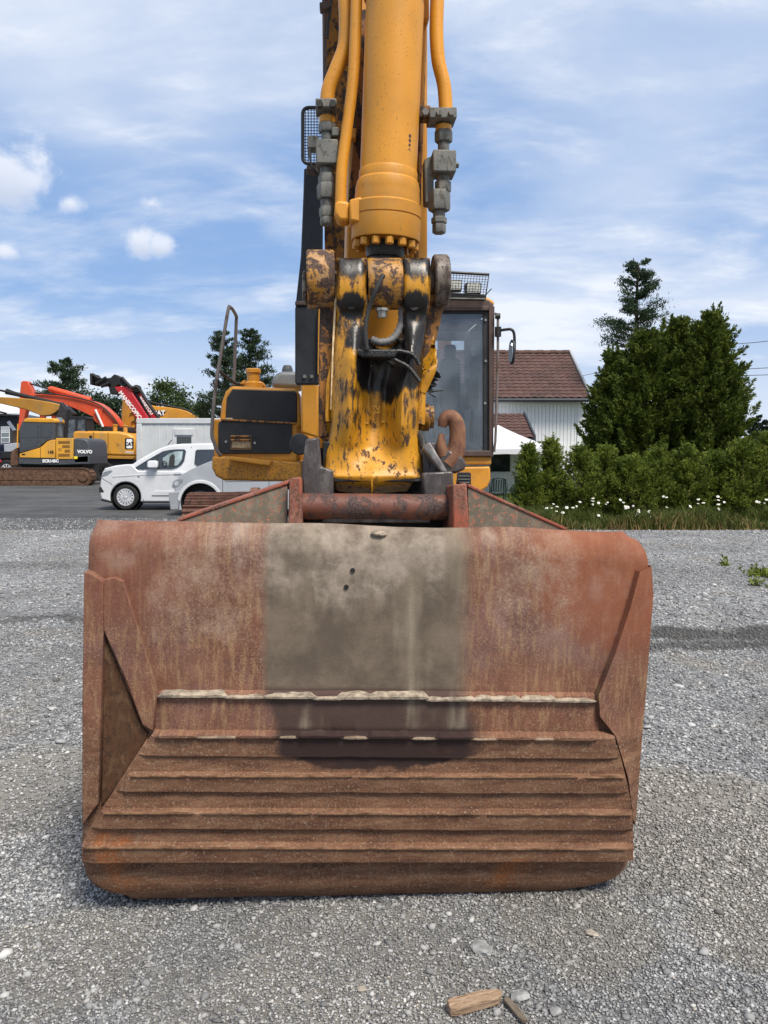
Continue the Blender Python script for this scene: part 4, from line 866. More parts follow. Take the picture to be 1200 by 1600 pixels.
    MB().tube([PM(758, 462, Y0), PM(768, 451, Y0)], .006, 6).build('antenna_stub', M_BLACKSTEEL, cab)
    # rail, mirror
    ml = MB().tube([PM(774, 490, Y0), PM(778, 492, Y0 - .03), PM(778, 560, Y0 - .03), PM(774, 690, Y0 - .03), PM(772, 706, Y0)], .014, 8).build('grab_rail', worn('rail_steel', (.16, .13, .12), (.05, .03, .02), .4, .4), cab)
    MB().lathe([(.001, 0), (.03, 0), (.03, .05), (.001, .05)], PM(774, 494, Y0 - .03), (1, 0, 0), 10).build('rail_bracket', M_BLACKSTEEL, ml)
    mr = MB().tube(smooth_path([PM(777, 517, Y0 - .04), PM(790, 515, Y0 - .08), PM(799, 515, Y0 - .1), PM(803.5, 523, Y0 - .1), PM(804, 548, Y0 - .1)]), .015, 8).build('mirror_arm', M_BLACKSTEEL, cab)
    MB().lathe([(.001, 0), (.035, 0), (.035, .10), (.001, .10)], PM(778, 526, Y0 - .04), (0, 0, 1), 10).build('mirror_clamp', M_BLACKSTEEL, mr)
    c = PM(798, 550, Y0 - .12); pts = []
    nrm = Vector((-.99, -.14, 0)); uu = Vector((.14, -.99, 0)); 
    for k in range(24):
        a = 2 * math.pi * k / 24; pts.append(c + uu * math.cos(a) * .075 + Vector((0, 0, 1)) * math.sin(a) * .128)
    MB().prism(pts, nrm * -.03).build('mirror', M_BLACK, cab, .008, 3); MB().prism([c + (p - c) * .9 + nrm * .004 for p in pts], nrm * -.008).build('mirror_glass', plain('mirror_silver', (.8, .82, .84), .05, 1, .02), cab)
    # front corner below the cab
    MB().px([(640, 713), (768, 713), (768, 726), (640, 726)], Y0 + .03, 1.7).build('cab_base', M_YELB, cab, .015)
    fc = MB().px([(690, 730), (766, 729), (767, 748), (763, 760), (752, 768), (742, 767), (690, 762)], Y0 + .0, .5).build('corner_box', M_YELB, exc, .02, 3)
    MB().px(rrect(714, 738, 736, 764, 3), Y0 - .004, .02).build('grille', M_BLACK, fc, .003)
    for q in (743, 748, 753, 758): MB().pxr(716, q, 734, q + 1.6, Y0 - .012, .012).build('slat', M_GREYF, fc)
machine_body()
def undercarriage():
    def loop(n):
        cyf, czf, r, cyr = 7.93, .60, .525, 11.7; pts = []
        L1 = cyr - cyf; tot = 2 * L1 + 2 * math.pi * r; drop = lambda y: .19 * max(0, min(1, (y - cyf) / 1.7))
        for i in range(n):
            s = tot * i / n
            if s < L1: pts.append((cyr - s, czf + r - drop(cyr - s), math.pi))
            elif s < L1 + math.pi * r: a = math.pi / 2 + (s - L1) / r; pts.append((cyf + r * math.cos(a), czf + r * math.sin(a), a + math.pi / 2))
            elif s < 2 * L1 + math.pi * r: pts.append((cyf + s - L1 - math.pi * r, czf - r, 0))
            else: a = -math.pi / 2 + (s - 2 * L1 - math.pi * r) / r; pts.append((cyr + r * math.cos(a), czf - r + (r - .095) * (1 + math.sin(a)), a + math.pi / 2))
        return pts
    sm = MB(); sm.box((0, 0, -.015), (.62, .185, .03)); 
    for q in (-.07, 0, .07): sm.prism([(-.31, q - .012, -.03), (-.31, q + .012, -.03), (-.31, q + .008, -.058), (-.31, q - .008, -.058)], (.62, 0, 0))
    me = sm.mesh('track_shoe', M_TRACK)
    RZ = Matrix.Rotation(R(4), 4, 'Z')
    for cx in (-1.72, .62):
        base = Matrix.Translation((cx - K * -.27, 0, 0))
        fr = MB(); prof = [(8.0, .3), (11.6, .3), (11.75, .6), (11.6, .8), (8.0, .86), (7.75, .6)]
        tr = MB().prism([Vector((cx - .16 - K * (y - 8.2), y, z)) for y, z in prof], (.32, 0, 0)).build('crawler_track', M_TRACK, exc, .03)
        for yc in (7.93, 11.7):
            MB().lathe([(.001, 0), (.40, 0), (.46, .03), (.46, .13), (.40, .16), (.001, .16)], (cx - .08 - K * (yc - 8.2), yc, .60), (1, 0, 0), 32).build('idler_wheel', M_TRACK, tr)
        for k in range(7):
            yc = 8.6 + k * .43; MB().lathe([(.001, 0), (.13, 0), (.13, .3), (.001, .3)], (cx - .15 - K * (yc - 8.2), yc, .24), (1, 0, 0), 20).build('track_roller', M_TRACK, tr)
        n = 52
        for (y, z, a) in loop(n):
            # local +y along the belt, local -z outward
            M = Matrix.Translation((cx - K * (y - 8.2), y, z)) @ RZ @ Matrix.Rotation(a, 4, 'X')
            put('track_shoe', me, tr, mat4=M)
undercarriage()
# ================================================================== BACKGROUND, LEFT
def paint(name, col, rough=.3, coat=.4, var=.06): 
    t = NT(name); n1 = t.noise(t.co(), 2.5, 4); m = t.n('ShaderNodeVectorMath', operation='SCALE'); m.inputs[0].default_value = col; t.L(t.step(n1, .3, .7, 1 - var, 1 + var), m.inputs['Scale'])
    return t.bsdf(m.outputs[0], rough, 0, None, .5, Coat_Weight=coat, Coat_Roughness=.08)
M_WHITE = paint('white_car_paint', (.56, .57, .585)); M_SILVER = paint('silver_car_paint', (.34, .36, .39), .28, .6)
M_TYRE = plain('tyre', (.016, .016, .017), .8, 0, .2, 30); M_RIM = plain('rim_silver', (.55, .56, .58), .35, .3, .1, 20)
M_DGLASS = plain('dark_glass', (.025, .03, .034), .06, 0, .2, 4, .9, 0); M_PLAST = plain('grey_plastic', (.28, .29, .31), .6, 0, .1, 10); M_BPLAST = plain('black_plastic', (.02, .02, .021), .6, 0, .2, 10)
M_HEAD = plain('headlamp', (.30, .32, .35), .1, .5, .5, 60, .8)
M_CGLASS = glassy('car_glass', (.55, .62, .62), .02, .15)
FY = Vector((0, 1, 0))
def wheel(parent, cx, cy, Y, r_t, r_r, n_sp=10, wd=.2, hub=M_RIM):
    c = P(cx, cy, Y); s = Y / FPX; rt, rr = r_t * s, r_r * s
    tw = MB().lathe([(rr * .9, .02), (rr, 0), (rt * .93, 0), (rt, .03), (rt, wd - .03), (rt * .93, wd), (rr * .9, wd)], c, FY, 40, False).build('wheel', M_TYRE, parent)
    MB().lathe([(rr * .86, .015), (rr * .92, -.004), (rr, .0), (rr, .05), (rr * .86, .05)], c, FY, 40, False).build('rim', hub, tw)
    MB().lathe([(.001, .07), (rr * .9, .07), (rr * .9, .1), (.001, .1)], c, FY, 30).build('brake_disc', M_BPLAST, tw)
    m = MB()
    for k in range(n_sp):
        a = 2 * math.pi * k / n_sp; d = Vector((math.cos(a), 0, math.sin(a))); t = Vector((-math.sin(a), 0, math.cos(a)))
        m.prism([c + d * rr * .15 + t * rr * .07, c + d * rr * .9 + t * rr * .13, c + d * rr * .9 - t * rr * .13, c + d * rr * .15 - t * rr * .07], (0, .03, 0))
    m.lathe([(.001, -.012), (rr * .17, -.01), (rr * .22, .01), (rr * .22, .05), (.001, .05)], c, FY, 20); m.build('wheel_cover', hub, tw, .004, 1)
    return tw
def car(name, label, Y, width, low, green, hole_cx, hole_cy, hole_r, hole2, paintm, grp, belt=733):
    """low: lower body outline (clockwise from front bottom), arches cut; green: greenhouse outline"""
    base = P(low[0][0] + 80, 790, Y); t = thing(name, (base.x, Y + width / 2, 0), label, 'van', grp)
    w_ = Vector((0, width, 0))
    def section(pts, taper, nrow=7, bulge=.05):
        # stack of outlines across the width, pulled in towards both flanks
        q = MB(); rows = []; cx = sum(p[0] for p in pts) / len(pts)
        for k in range(nrow):
            s = k / (nrow - 1); e = abs(2 * s - 1); off = Y + width * s; inn = taper * e ** 3; a0, a1 = min(p[0] for p in pts), max(p[0] for p in pts)
            row = []
            for (a, b) in pts:
                p = P(a, b, Y); p.y = off
                p.x += inn * (max(0, 1 - (a - a0) / 16) - max(0, 1 - (a1 - a) / 16))
                row.append(p)
            rows.append(row)
        n = len(pts); q.add([p for r in rows for p in r], [])
        for k in range(nrow - 1):
            for i in range(n): q.f.append((k * n + i, k * n + (i + 1) % n, (k + 1) * n + (i + 1) % n, (k + 1) * n + i))
        q.f += [tuple(range(n)), tuple(range(nrow * n - 1, (nrow - 1) * n - 1, -1))]; return q
    body = section(low, .16).build('body', paintm, t, .045, 4)
    if green:
        q = MB(); n = len(green); f = [P(a, b, Y) for a, b in green]; zb = P(300, belt, Y).z; zt = max(p.z for p in f)
        ins = [.16 * max(0, (p.z - zb) / (zt - zb)) for p in f]
        fr = [Vector((p.x, Y + .015 + i, p.z)) for p, i in zip(f, ins)]; bk = [Vector((p.x, Y + width - .015 - i, p.z)) for p, i in zip(f, ins)]
        q.add(fr + bk, [tuple(range(n)), tuple(range(2 * n - 1, n - 1, -1))] + [(i, (i + 1) % n, n + (i + 1) % n, n + i) for i in range(n)])
        q.build('cabin', paintm, t, .05, 4)
    def side(nm, pts, mat, dy=-.006, th=.012, bev=.004, parent=t):
        f = []
        for a, b in pts:
            p = P(a, b, Y)
            if green: i = max(0, .16 * (p.z - zb) / (zt - zb)) + .015 if p.z > zb else 0
            else: i = 0
            f.append(Vector((p.x, Y + i + dy, p.z)))
        return MB().prism(f, (0, th, 0)).build(nm, mat, parent, bev, 1)
    for (hx, hy) in ((hole_cx, hole_cy), hole2):
        c = P(hx, hy, Y); r = hole_r * Y / FPX
        MB().lathe([(.001, .35), (r * .985, .35), (r * .985, .02), (r * 1.0, .018), (r, .36), (.001, .36)], c, FY, 36).build('wheel_arch', M_BPLAST, t)
    return t, side
def arch(cx, cy, r, y):                                   # arch cut along a sill line at pixel height y, right to left
    a = math.degrees(math.asin(max(-1, min(1, (y - cy) / r)))); return [(cx + r * math.cos(R(q)), cy + r * math.sin(R(q))) for q in [a + ( -180 - 2 * a) * k / 14 for k in range(15)]]
def white_van():
    Y = 21.0
    low = [(152, 780), (148, 772), (147.5, 760), (151, 747), (156, 738), (164, 731.5), (180, 727.5), (196, 725.6), (206, 726), (216, 736), (300, 737), (396, 737), (400, 745), (400, 776), (396, 784)] + arch(355, 777, 24, 784) + arch(196, 777, 24, 784) + [(170, 783)]
    gr = [(203, 727), (220, 715.5), (236, 706), (248, 700), (260, 696), (270, 694.3), (282, 693.2), (330, 692.3), (384, 694), (392, 700), (399, 745), (300, 745), (208, 745)]
    t, side = car('white_minivan', 'white minivan parked side-on, front wheel left, partly behind the silver van', Y, 1.85, low, gr, 196, 777, 24, (355, 777), M_WHITE, 'vans parked behind the yellow excavator')
    w = side('front_side_window', [(210, 731), (226, 720.5), (242, 711), (252.5, 705), (262, 703), (272, 702), (286, 702), (289, 705), (287, 720), (283, 726), (276, 730.5), (268, 732.3), (213, 732.6)], M_DGLASS)
    side('quarter_light', [(224, 729), (233, 718), (242, 712), (243, 729)], M_CGLASS, -.012, .006, .001, w); side('window_bar', [(243, 711), (245, 711), (245, 730), (243, 730)], M_BPLAST, -.016, .01, .001, w)
    side('far_window', [(253, 716), (262, 709), (272, 705.5), (284, 705), (283, 718), (277, 727), (264, 729), (255, 726)], plain('seen_inside', (.24, .30, .31), .3, 0, .4, 3), -.010, .004, .001, w)
    side('seat', [(262.5, 729), (264, 714), (268, 709), (272, 712), (272, 729)], M_BPLAST, -.014, .004, .001, w); MB().tube([P(257 + 3.6 * math.cos(k * .6), 725 + 4.2 * math.sin(k * .6), Y) + Vector((0, .012, 0)) for k in range(12)], .014, 6).build('steering_wheel', M_BPLAST, w)
    side('rear_side_window', [(303, 724), (303.5, 705), (306, 702.5), (345, 702), (346, 731), (310, 730)], M_DGLASS)
    side('rear_side_window', [(350, 731), (350, 702), (384, 703), (390, 726)], M_DGLASS)
    mr = side('wing_mirror', rrect(232, 719.5, 248, 732, 4), M_WHITE, -.20, .17, .04); 
    side('door_handle', rrect(272, 737, 284, 741, 1.5), M_WHITE, -.03, .03, .008); side('headlamp', [(159, 744), (162, 737.5), (174, 734.5), (176, 736.5), (168, 743), (160, 745.5)], M_HEAD, -.004, .02)
    side('fog_grille', [(154.5, 762), (158, 760), (163, 769.5), (155, 769.5)], M_BPLAST, -.003, .02)
    for q in ([(222, 729), (222.7, 729), (224.7, 783), (224, 783)], [(296.5, 698), (297.2, 698), (296, 783), (295.3, 783)]): side('door_seam', q, M_BPLAST, -.002, .004, 0)
    side('door_moulding', [(237, 774), (242, 767), (290, 767), (290, 774)], M_WHITE, -.025, .03, .008); side('sill', [(222, 783), (334, 783), (334, 786), (222, 786)], M_BPLAST, .02, .1); side('front_splitter', [(157, 780), (172, 783), (172, 786), (158, 783)], M_BPLAST, .02, .2)
    side('waist_crease', [(176, 744), (222, 741), (396, 738), (396, 739.6), (222, 742.6), (176, 745.6)], M_WHITE, -.010, .02, .004); side('bonnet_seam', [(163, 734.6), (206, 728.6), (206, 729.1), (163, 735.1)], M_BPLAST, -.002, .004, 0)
    side('bumper_seam', [(157, 745.5), (176, 757), (175.6, 757.6), (156.6, 746.1)], M_BPLAST, -.002, .004, 0); side('side_badge', rrect(214.5, 744, 218.5, 746, .8), M_HEAD, -.004, .006, .001)
    side('fuel_flap', rrect(213, 749, 217, 752, 1), M_WHITE, -.004, .006, .001)
    MB().tube([P(262, 695, Y + .5), P(269, 687, Y + .5)], .012, 6).build('aerial', M_BPLAST, t)
    p = [P(a, b, Y) for a, b in ((205, 727), (222, 717.5), (240, 706), (252, 699.5))]
    MB().grid([[q + Vector((-.012, .2, .012)) for q in p], [q + Vector((-.012, 1.65, .012)) for q in p]]).build('windscreen', M_DGLASS, t)
    for c in (196, 355): wheel(t, c, 777, Y - .02, 19.5, 13.6, 15)
white_van()
def silver_van():
    Y = 19.2
    low = [(266, 797), (263.5, 780), (263.5, 768), (266, 758), (271, 749), (280, 743.5), (301, 732), (328, 721), (345, 716), (352, 718), (575, 716), (580, 740), (580, 785), (576, 796)] + arch(520, 786, 31, 796) + arch(313, 786, 31, 796) + [(284, 797)]
    gr = [(336, 719), (372, 694), (392, 684), (410, 681), (560, 680), (570, 684), (578, 718)]
    t, side = car('silver_van', 'silver van half hidden behind the yellow excavator, headlamp and wheel arch showing', Y, 1.9, low, gr, 313, 786, 31, (520, 786), M_SILVER, 'vans parked behind the yellow excavator', 719)
    side('headlamp', [(268.5, 761.5), (270.5, 753), (275, 749.5), (286, 748), (285.5, 753), (279, 760), (273, 763.5)], M_HEAD, -.006, .03)
    hl = side('headlamp_bulb', rrect(272, 752, 279, 759, 3), plain('bulb_mirror', (.8, .8, .82), .1, .8, .3, 60), -.012, .01, .002)
    side('bumper', [(263, 770), (279, 767.5), (286, 768), (281, 784), (279.5, 797), (266, 797)], M_PLAST, -.02, .25, .02)
    a = [(313 + 31 * math.cos(R(q)), 786 + 31 * math.sin(R(q))) for q in range(-178, 0, 12)]; b = [(313 + 36 * math.cos(R(q)), 786 + 36 * math.sin(R(q))) for q in range(-2, -180, -12)]
    side('arch_flare', a + b, M_WHITE, -.03, .05, .01)
    for q in ([(347, 719), (347.8, 719), (349, 796), (348.2, 796)], [(420, 719), (420.8, 719), (420.8, 796), (420, 796)]): side('door_seam', q, M_BPLAST, -.002, .004, 0)
    side('side_window', [(352, 716), (376, 697), (410, 694), (412, 716)], M_DGLASS); side('side_window', [(418, 716), (418, 694), (560, 693), (566, 716)], M_DGLASS)
    side('crease', [(352, 750), (560, 748), (560, 750), (352, 752)], M_SILVER, -.012, .02, .004); side('fuel_flap', rrect(338, 757, 342, 761, 1), M_SILVER, -.004, .006, .001); side('sill', [(348, 794), (488, 794), (488, 799), (348, 799)], M_BPLAST, .02, .1)
    for c in (313, 520): wheel(t, c, 787, Y + .06, 20.5, 14, 10)
silver_van()
def container():
    Y = 30.0; t = thing('site_cabin', (P(320, 770, Y).x, Y + 1.2, 0), 'white steel site cabin with small shuttered window behind the white minivan', 'cabin')
    M_W = paint('cabin_white', (.50, .515, .52), .5, .1); M_W2 = paint('cabin_frame', (.50, .515, .525), .45, .1)
    z = lambda y: y
    MB().px([(216, 657), (478, 657), (478, 768), (216, 768)], Y, 2.4, P).build('wall', M_W, t)
    MB().px([(213, 653.5), (480, 653.5), (480, 662), (213, 662)], Y - .05, 2.5, P).build('roof_beam', M_W2, t, .02)
    for a in (213, 472): MB().px([(a, 662), (a + 8, 662), (a + 8, 769), (a, 769)], Y - .05, .2, P).build('corner_post', M_W2, t, .015)
    MB().px([(213, 762), (480, 762), (480, 769), (213, 769)], Y - .04, .2, P).build('base_beam', M_W2, t, .015)
    for a in range(236, 470, 12): MB().px([(a, 662), (a + 1.2, 662), (a + 1.2, 762), (a, 762)], Y - .012, .02, P).build('rib', M_W, t, .004)
    w = MB().px([(270, 669), (304, 669), (304, 706), (270, 706)], Y - .03, .1, P).build('window', M_W2, t, .01)
    MB().px([(273, 670), (301, 670), (301, 680), (273, 680)], Y - .07, .08, P).build('shutter_box', M_W2, w, .015); MB().px([(276, 682), (299, 682), (299, 704), (276, 704)], Y - .036, .03, P).build('pane', M_DGLASS, w)
container()
# ---- machines in the yard
CATY = (.58, .27, .03)
M_CY = worn('amber_machine_paint', CATY, (.06, .035, .02), -.1, .45, (.30, .2, .1), .55, .35); M_VY = worn('bright_yellow_paint', (.66, .32, .025), (.06, .035, .02), -.1, .45, (.36, .24, .1), .5, .35); M_VG = plain('machine_grey', (.055, .06, .068), .55, 0, .15, 6)
M_OR = worn('orange_paint', (.62, .075, .022), (.06, .03, .02), -.1, .42, (.36, .12, .07), .5, .35); M_RD = worn('red_paint', (.45, .012, .02), (.05, .02, .02), -.2, .4, (.3, .08, .07), .4, .35); M_OCH = worn('ochre_paint', (.40, .19, .022), (.06, .035, .02), 0, .5, (.22, .15, .08), .6, .35)
M_DK = plain('machine_black', (.012, .012, .013), .6, 0, .3, 8); M_TXT = plain('white_lettering', (.80, .80, .80), .5, 0, .02); M_MUDTRACK = plain('muddy_track', (.11, .062, .04), .85, 0, .4, 6, .2, .5)
M_MG = glassy('machine_glass', (.30, .34, .36), .03, .2)
def crawler(t, x0, x1, y0, y1, Y, wd=.55, mat=M_MUDTRACK):
    r = (y1 - y0) / 2; cy = (y0 + y1) / 2
    o = MB().px(arc(x1 - r, cy, r, -90, 90, 10) + arc(x0 + r, cy, r, 90, 270, 10), Y, wd, P).build('crawler_track', mat, t, .03)
    m = Y / FPX; n = int(((x1 - x0 - 2 * r) * 2 + 2 * math.pi * r) * m / .17); sh = MB().box((0, 0, 0), (.15, wd + .06, .045)).mesh('track_shoe', mat)
    a, b = P(x0 + r, cy, Y), P(x1 - r, cy, Y); rr = r * m; L1 = b.x - a.x; tot = 2 * L1 + 2 * math.pi * rr
    for i in range(n):
        s = tot * i / n
        if s < L1: p, g = Vector((a.x + s, 0, a.z + rr)), 0
        elif s < L1 + math.pi * rr: g = (s - L1) / rr; p = Vector((b.x + rr * math.sin(g), 0, b.z + rr * math.cos(g)))
        elif s < 2 * L1 + math.pi * rr: p, g = Vector((b.x - (s - L1 - math.pi * rr), 0, a.z - rr)), math.pi
        else: g = math.pi + (s - 2 * L1 - math.pi * rr) / rr; p = Vector((a.x + rr * math.sin(g), 0, a.z + rr * math.cos(g)))
        p.y = Y + wd / 2; put('track_shoe', sh, o, mat4=Matrix.Translation(p) @ Matrix.Rotation(g, 4, 'Y'))
    for q in (x0 + r, x1 - r): MB().lathe([(.001, 0), (rr * .55, 0), (rr * .6, .04), (rr * .6, .1), (.001, .1)], P(q, cy, Y - .05), FY, 24).build('sprocket', mat, o, .01)
    f = MB().px([(x0 + 2 * r, cy - r * .45), (x1 - 2.2 * r, cy - r * .45), (x1 - 2.2 * r, cy + r * .4), (x0 + 2 * r, cy + r * .4)], Y - .02, .1, P).build('track_frame', mat, o, .02)
    k = x0 + 2 * r
    while k < x1 - 2 * r: MB().lathe([(.001, 0), (.11, 0), (.11, .1), (.001, .1)], P(k, cy + r * .66, Y - .015), FY, 16).build('track_roller', mat, o); k += 11
    return o
def far_excavator_grey():
    Y = 36.5; t = thing('tracked_excavator', (P(70, 757, Y).x, Y + 1.3, 0), 'yellow and dark grey tracked excavator standing side-on at the left edge', 'excavator', 'machines parked in the yard')
    q = lambda n, pts, dy, th, mat, par=t, bev=.02: MB().px(pts, Y + dy, th, P).build(n, mat, par, bev)
    crawler(t, -30, 143, 731.5, 759, Y); crawler(t, -30, 143, 731.5, 757.5, Y + 2.0)
    q('undercarriage', [(30, 725), (130, 725), (120, 740), (40, 740)], .5, 1.6, M_DK)
    q('skirt', [(28.8, 714), (87, 716), (140, 712), (140, 725), (87, 726.5), (29, 725)], .0, 2.4, M_VG)
    q('side_panel', [(30.7, 715), (30.5, 709), (63, 699.3), (68, 695), (74, 689.5), (80, 687.6), (86, 687), (86, 716)], -.03, .5, M_VY)
    q('panel_seam', [(63, 700), (63.6, 700), (63.6, 716), (63, 716)], -.036, .02, M_DK, t, 0); q('marker_slot', [(33, 709.5), (38, 708.5), (40, 711), (35, 711.5)], -.036, .02, M_DK, t, 0)
    d = q('engine_door', [(87.2, 684.5), (114.3, 684.5), (114.3, 717.5), (87.2, 717.5)], -.03, .8, M_VY)
    for (a, b, c, e) in ((91, 689, 109, 693.5), (97, 695.5, 109, 700), (101, 702.5, 109, 707), (91, 709, 109, 713.5)):
        g = q('louvre', [(a, b), (c, b), (c, e), (a, e)], -.036, .02, plain('louvre_shadow', (.20, .095, .015), .7), d, 0)
    q('data_plate', [(91, 700), (96, 700), (96, 704), (91, 704)], -.04, .02, M_OCH, d, 0); q('warning_plate', [(115.5, 713), (121, 713), (121, 717), (115.5, 717)], -.05, .02, plain('warn_yellow', (.8, .62, .03), .5), t, 0)
    cw = q('counterweight', [(114.5, 684.5), (130, 684.5), (137, 688), (139.8, 696), (140, 724), (114.5, 725)], .0, 2.4, M_VG, t, .08)
    lettering('lettering', 'VOLVO', .21, M_TXT, P(132.5, 706, Y - .02), cw, sx=1.0, bold=.012); lettering('lettering', 'ECR145C', .19, M_TXT, P(79, 720.5, Y - .04), t, bold=.01); lettering('lettering', '145', .2, M_DK, P(79, 706.5, Y - .045), t, bold=.006)
    c = q('cab', [(30, 708), (29.7, 672), (34, 659), (86, 659), (86, 687), (75, 688), (66, 694), (62, 699)], .05, 1.0, M_VG, t, .03)
    q('roof', [(35.5, 660), (37, 655), (42, 653), (84, 653.5), (87, 657), (86.5, 661)], .02, 1.1, M_VY, c, .05)
    q('door_window', [(35.5, 663), (58.5, 662), (59.5, 684), (34.5, 684.5), (34, 676)], .04, .02, M_DGLASS, c, .01); q('rear_window', [(65, 661.8), (79.5, 661.8), (79.5, 683.5), (65, 683.5)], .04, .02, M_DGLASS, c, .01); q('lower_window', [(32.8, 690), (57, 689), (57, 697), (33, 704)], .04, .02, M_DGLASS, c, .01)
    q('rear_glass', [(86.5, 661), (95, 660), (98, 682), (86.5, 684)], .3, .02, M_MG, c, 0); q('door_bar', [(60.5, 661), (63, 661), (63, 697), (60.5, 698)], .03, .03, M_VG, c, .004)
    MB().tube([P(28, 662, Y), P(27, 700, Y)], .03, 8).build('grab_rail', M_VY, c)
    MB().lathe([(.001, 0), (.14, 0), (.14, .2), (.001, .2)], P(93, 659, Y + .6), (0, 0, 1), 12).build('work_lamp', M_HEAD, c)
    q('dozer_blade', [(16.5, 728), (16, 712), (19, 704), (27, 699), (28, 727)], .2, 2.2, M_MUDTRACK)
    MB().prism([P(90, 690, Y + 1.2), P(86, 662, Y + 1.2), P(94, 628, Y + 1.4), P(104, 640, Y + 1.4), P(100, 690, Y + 1.2)], (0, .4, 0)).build('boom_root', M_DK, t, .02)
far_excavator_grey()
def far_excavator_amber():
    Y = 42.5; t = thing('wheeled_excavator', (P(160, 750, Y).x, Y + 1.3, 0), 'amber excavator with white-bordered badge on its rear, boom stretching left', 'excavator', 'machines parked in the yard')
    q = lambda n, pts, dy, th, mat, par=t, bev=.03: MB().px(pts, Y + dy, th, P).build(n, mat, par, bev)
    b = q('engine_housing', [(113, 676), (118, 673), (184, 674), (199, 677), (207, 681), (211, 687), (210.5, 700), (209, 713), (141, 711), (113, 711)], 0, 2.6, M_CY, t, .12)
    for x in (146, 168.5): q('door_seam', [(x, 675), (x + .6, 675), (x + .6, 711), (x, 711)], -.01, .03, M_DK, b, 0)
    q('lower_band', [(141, 711), (209, 713), (208, 717.5), (141, 716)], .02, 2.5, M_OCH, t, .02)
    for (x0, y0, x1, y1) in ((154, 700.5, 159, 704),): q('lock_plate', [(x0, y0), (x1, y0), (x1, y1), (x0, y1)], -.012, .03, M_DK, b, .005)
    q('beacon_plate', [(139, 680.5), (144, 680.5), (144, 686), (141, 688)], -.012, .03, M_DK, b, .005); q('filler_recess', [(183, 690), (187, 694), (185, 697), (182, 696)], -.012, .03, M_OCH, b, .005)
    pl = q('badge', rrect(195, 684.5, 208.5, 702, 2), -.012, .03, M_DK, b, .01); q('badge_field', rrect(197.5, 686, 206.5, 700.5, 1.5), -.02, .02, M_TXT, pl, .002); lettering('lettering', 'CAT', .25, M_DK, P(202, 694, Y - .026), pl, bold=.015)
    for yy in (706, 708): q('stripe', [(196, yy - 1), (209, yy), (209, yy + .7), (196, yy - .3)], -.012, .03, M_TXT, b, 0)
    c = q('cab', [(99, 684), (101, 652), (134, 652), (137, 684)], .1, .05, M_MG, t, .0)
    for pts in ([(98.5, 653), (101.5, 653), (100.5, 685), (97.5, 685)], [(118, 653), (121, 653), (121, 685), (118, 685)], [(97, 650.5), (133, 650.5), (136, 654), (97, 654)], [(131, 653), (134, 653), (138, 684), (135, 684)]): q('cab_frame', pts, .06, 1.1, M_DK, c, .01)
    q('cab_back', [(104, 684), (105, 660), (117, 660), (117, 684)], .7, .1, M_DK, c)
    q('chassis', [(118, 717), (212, 717), (210, 728), (190, 736), (125, 736)], .2, 2.2, M_DK)
    wheel(t, 163, 738, Y + .1, 16, 9, 8, .5, M_DK); wheel(t, 100, 738, Y + .1, 16, 9, 8, .5, M_DK)
    for (x, y) in ((180, 668), (196, 669)): MB().lathe([(.001, 0), (.12, 0), (.12, .35), (.16, .36), (.16, .42), (.001, .43)], P(x, y + 7, Y + .6), (0, 0, 1), 14).build('roof_cap', M_CY, t)
    q('deck_gear', [(160, 674), (164, 668), (200, 667), (205, 674), (203, 678)], 1.0, 1.0, M_DK)
    bm_ = q('boom', [(-40, 618), (0, 620), (46, 623), (80, 628.5), (97, 633), (94, 638), (86, 645), (78, 649), (66, 650), (40, 640), (0, 630.5), (-40, 626)], .9, .7, M_OCH, t, .04)
    MB().tube([P(-40, 604, Y + 1.2), P(0, 610, Y + 1.2), P(12, 612, Y + 1.2)], .06, 8).build('cylinder_rod', M_DK, bm_); MB().tube([P(10, 611.5, Y + 1.2), P(22, 615, Y + 1.2), P(96, 632, Y + 1.2)], [.17, .13, .10], 10).build('hose_run', M_DK, bm_)
    q('boom_knuckle', [(94, 634), (104, 634), (116, 646), (112, 652), (92, 651), (84, 649)], 1.0, .5, M_DK, bm_)
    MB().tube([P(-30, 636, Y + 1.2), P(10, 646, Y + 1.2)], .05, 8).build('boom_hose', M_DK, bm_)
far_excavator_amber()
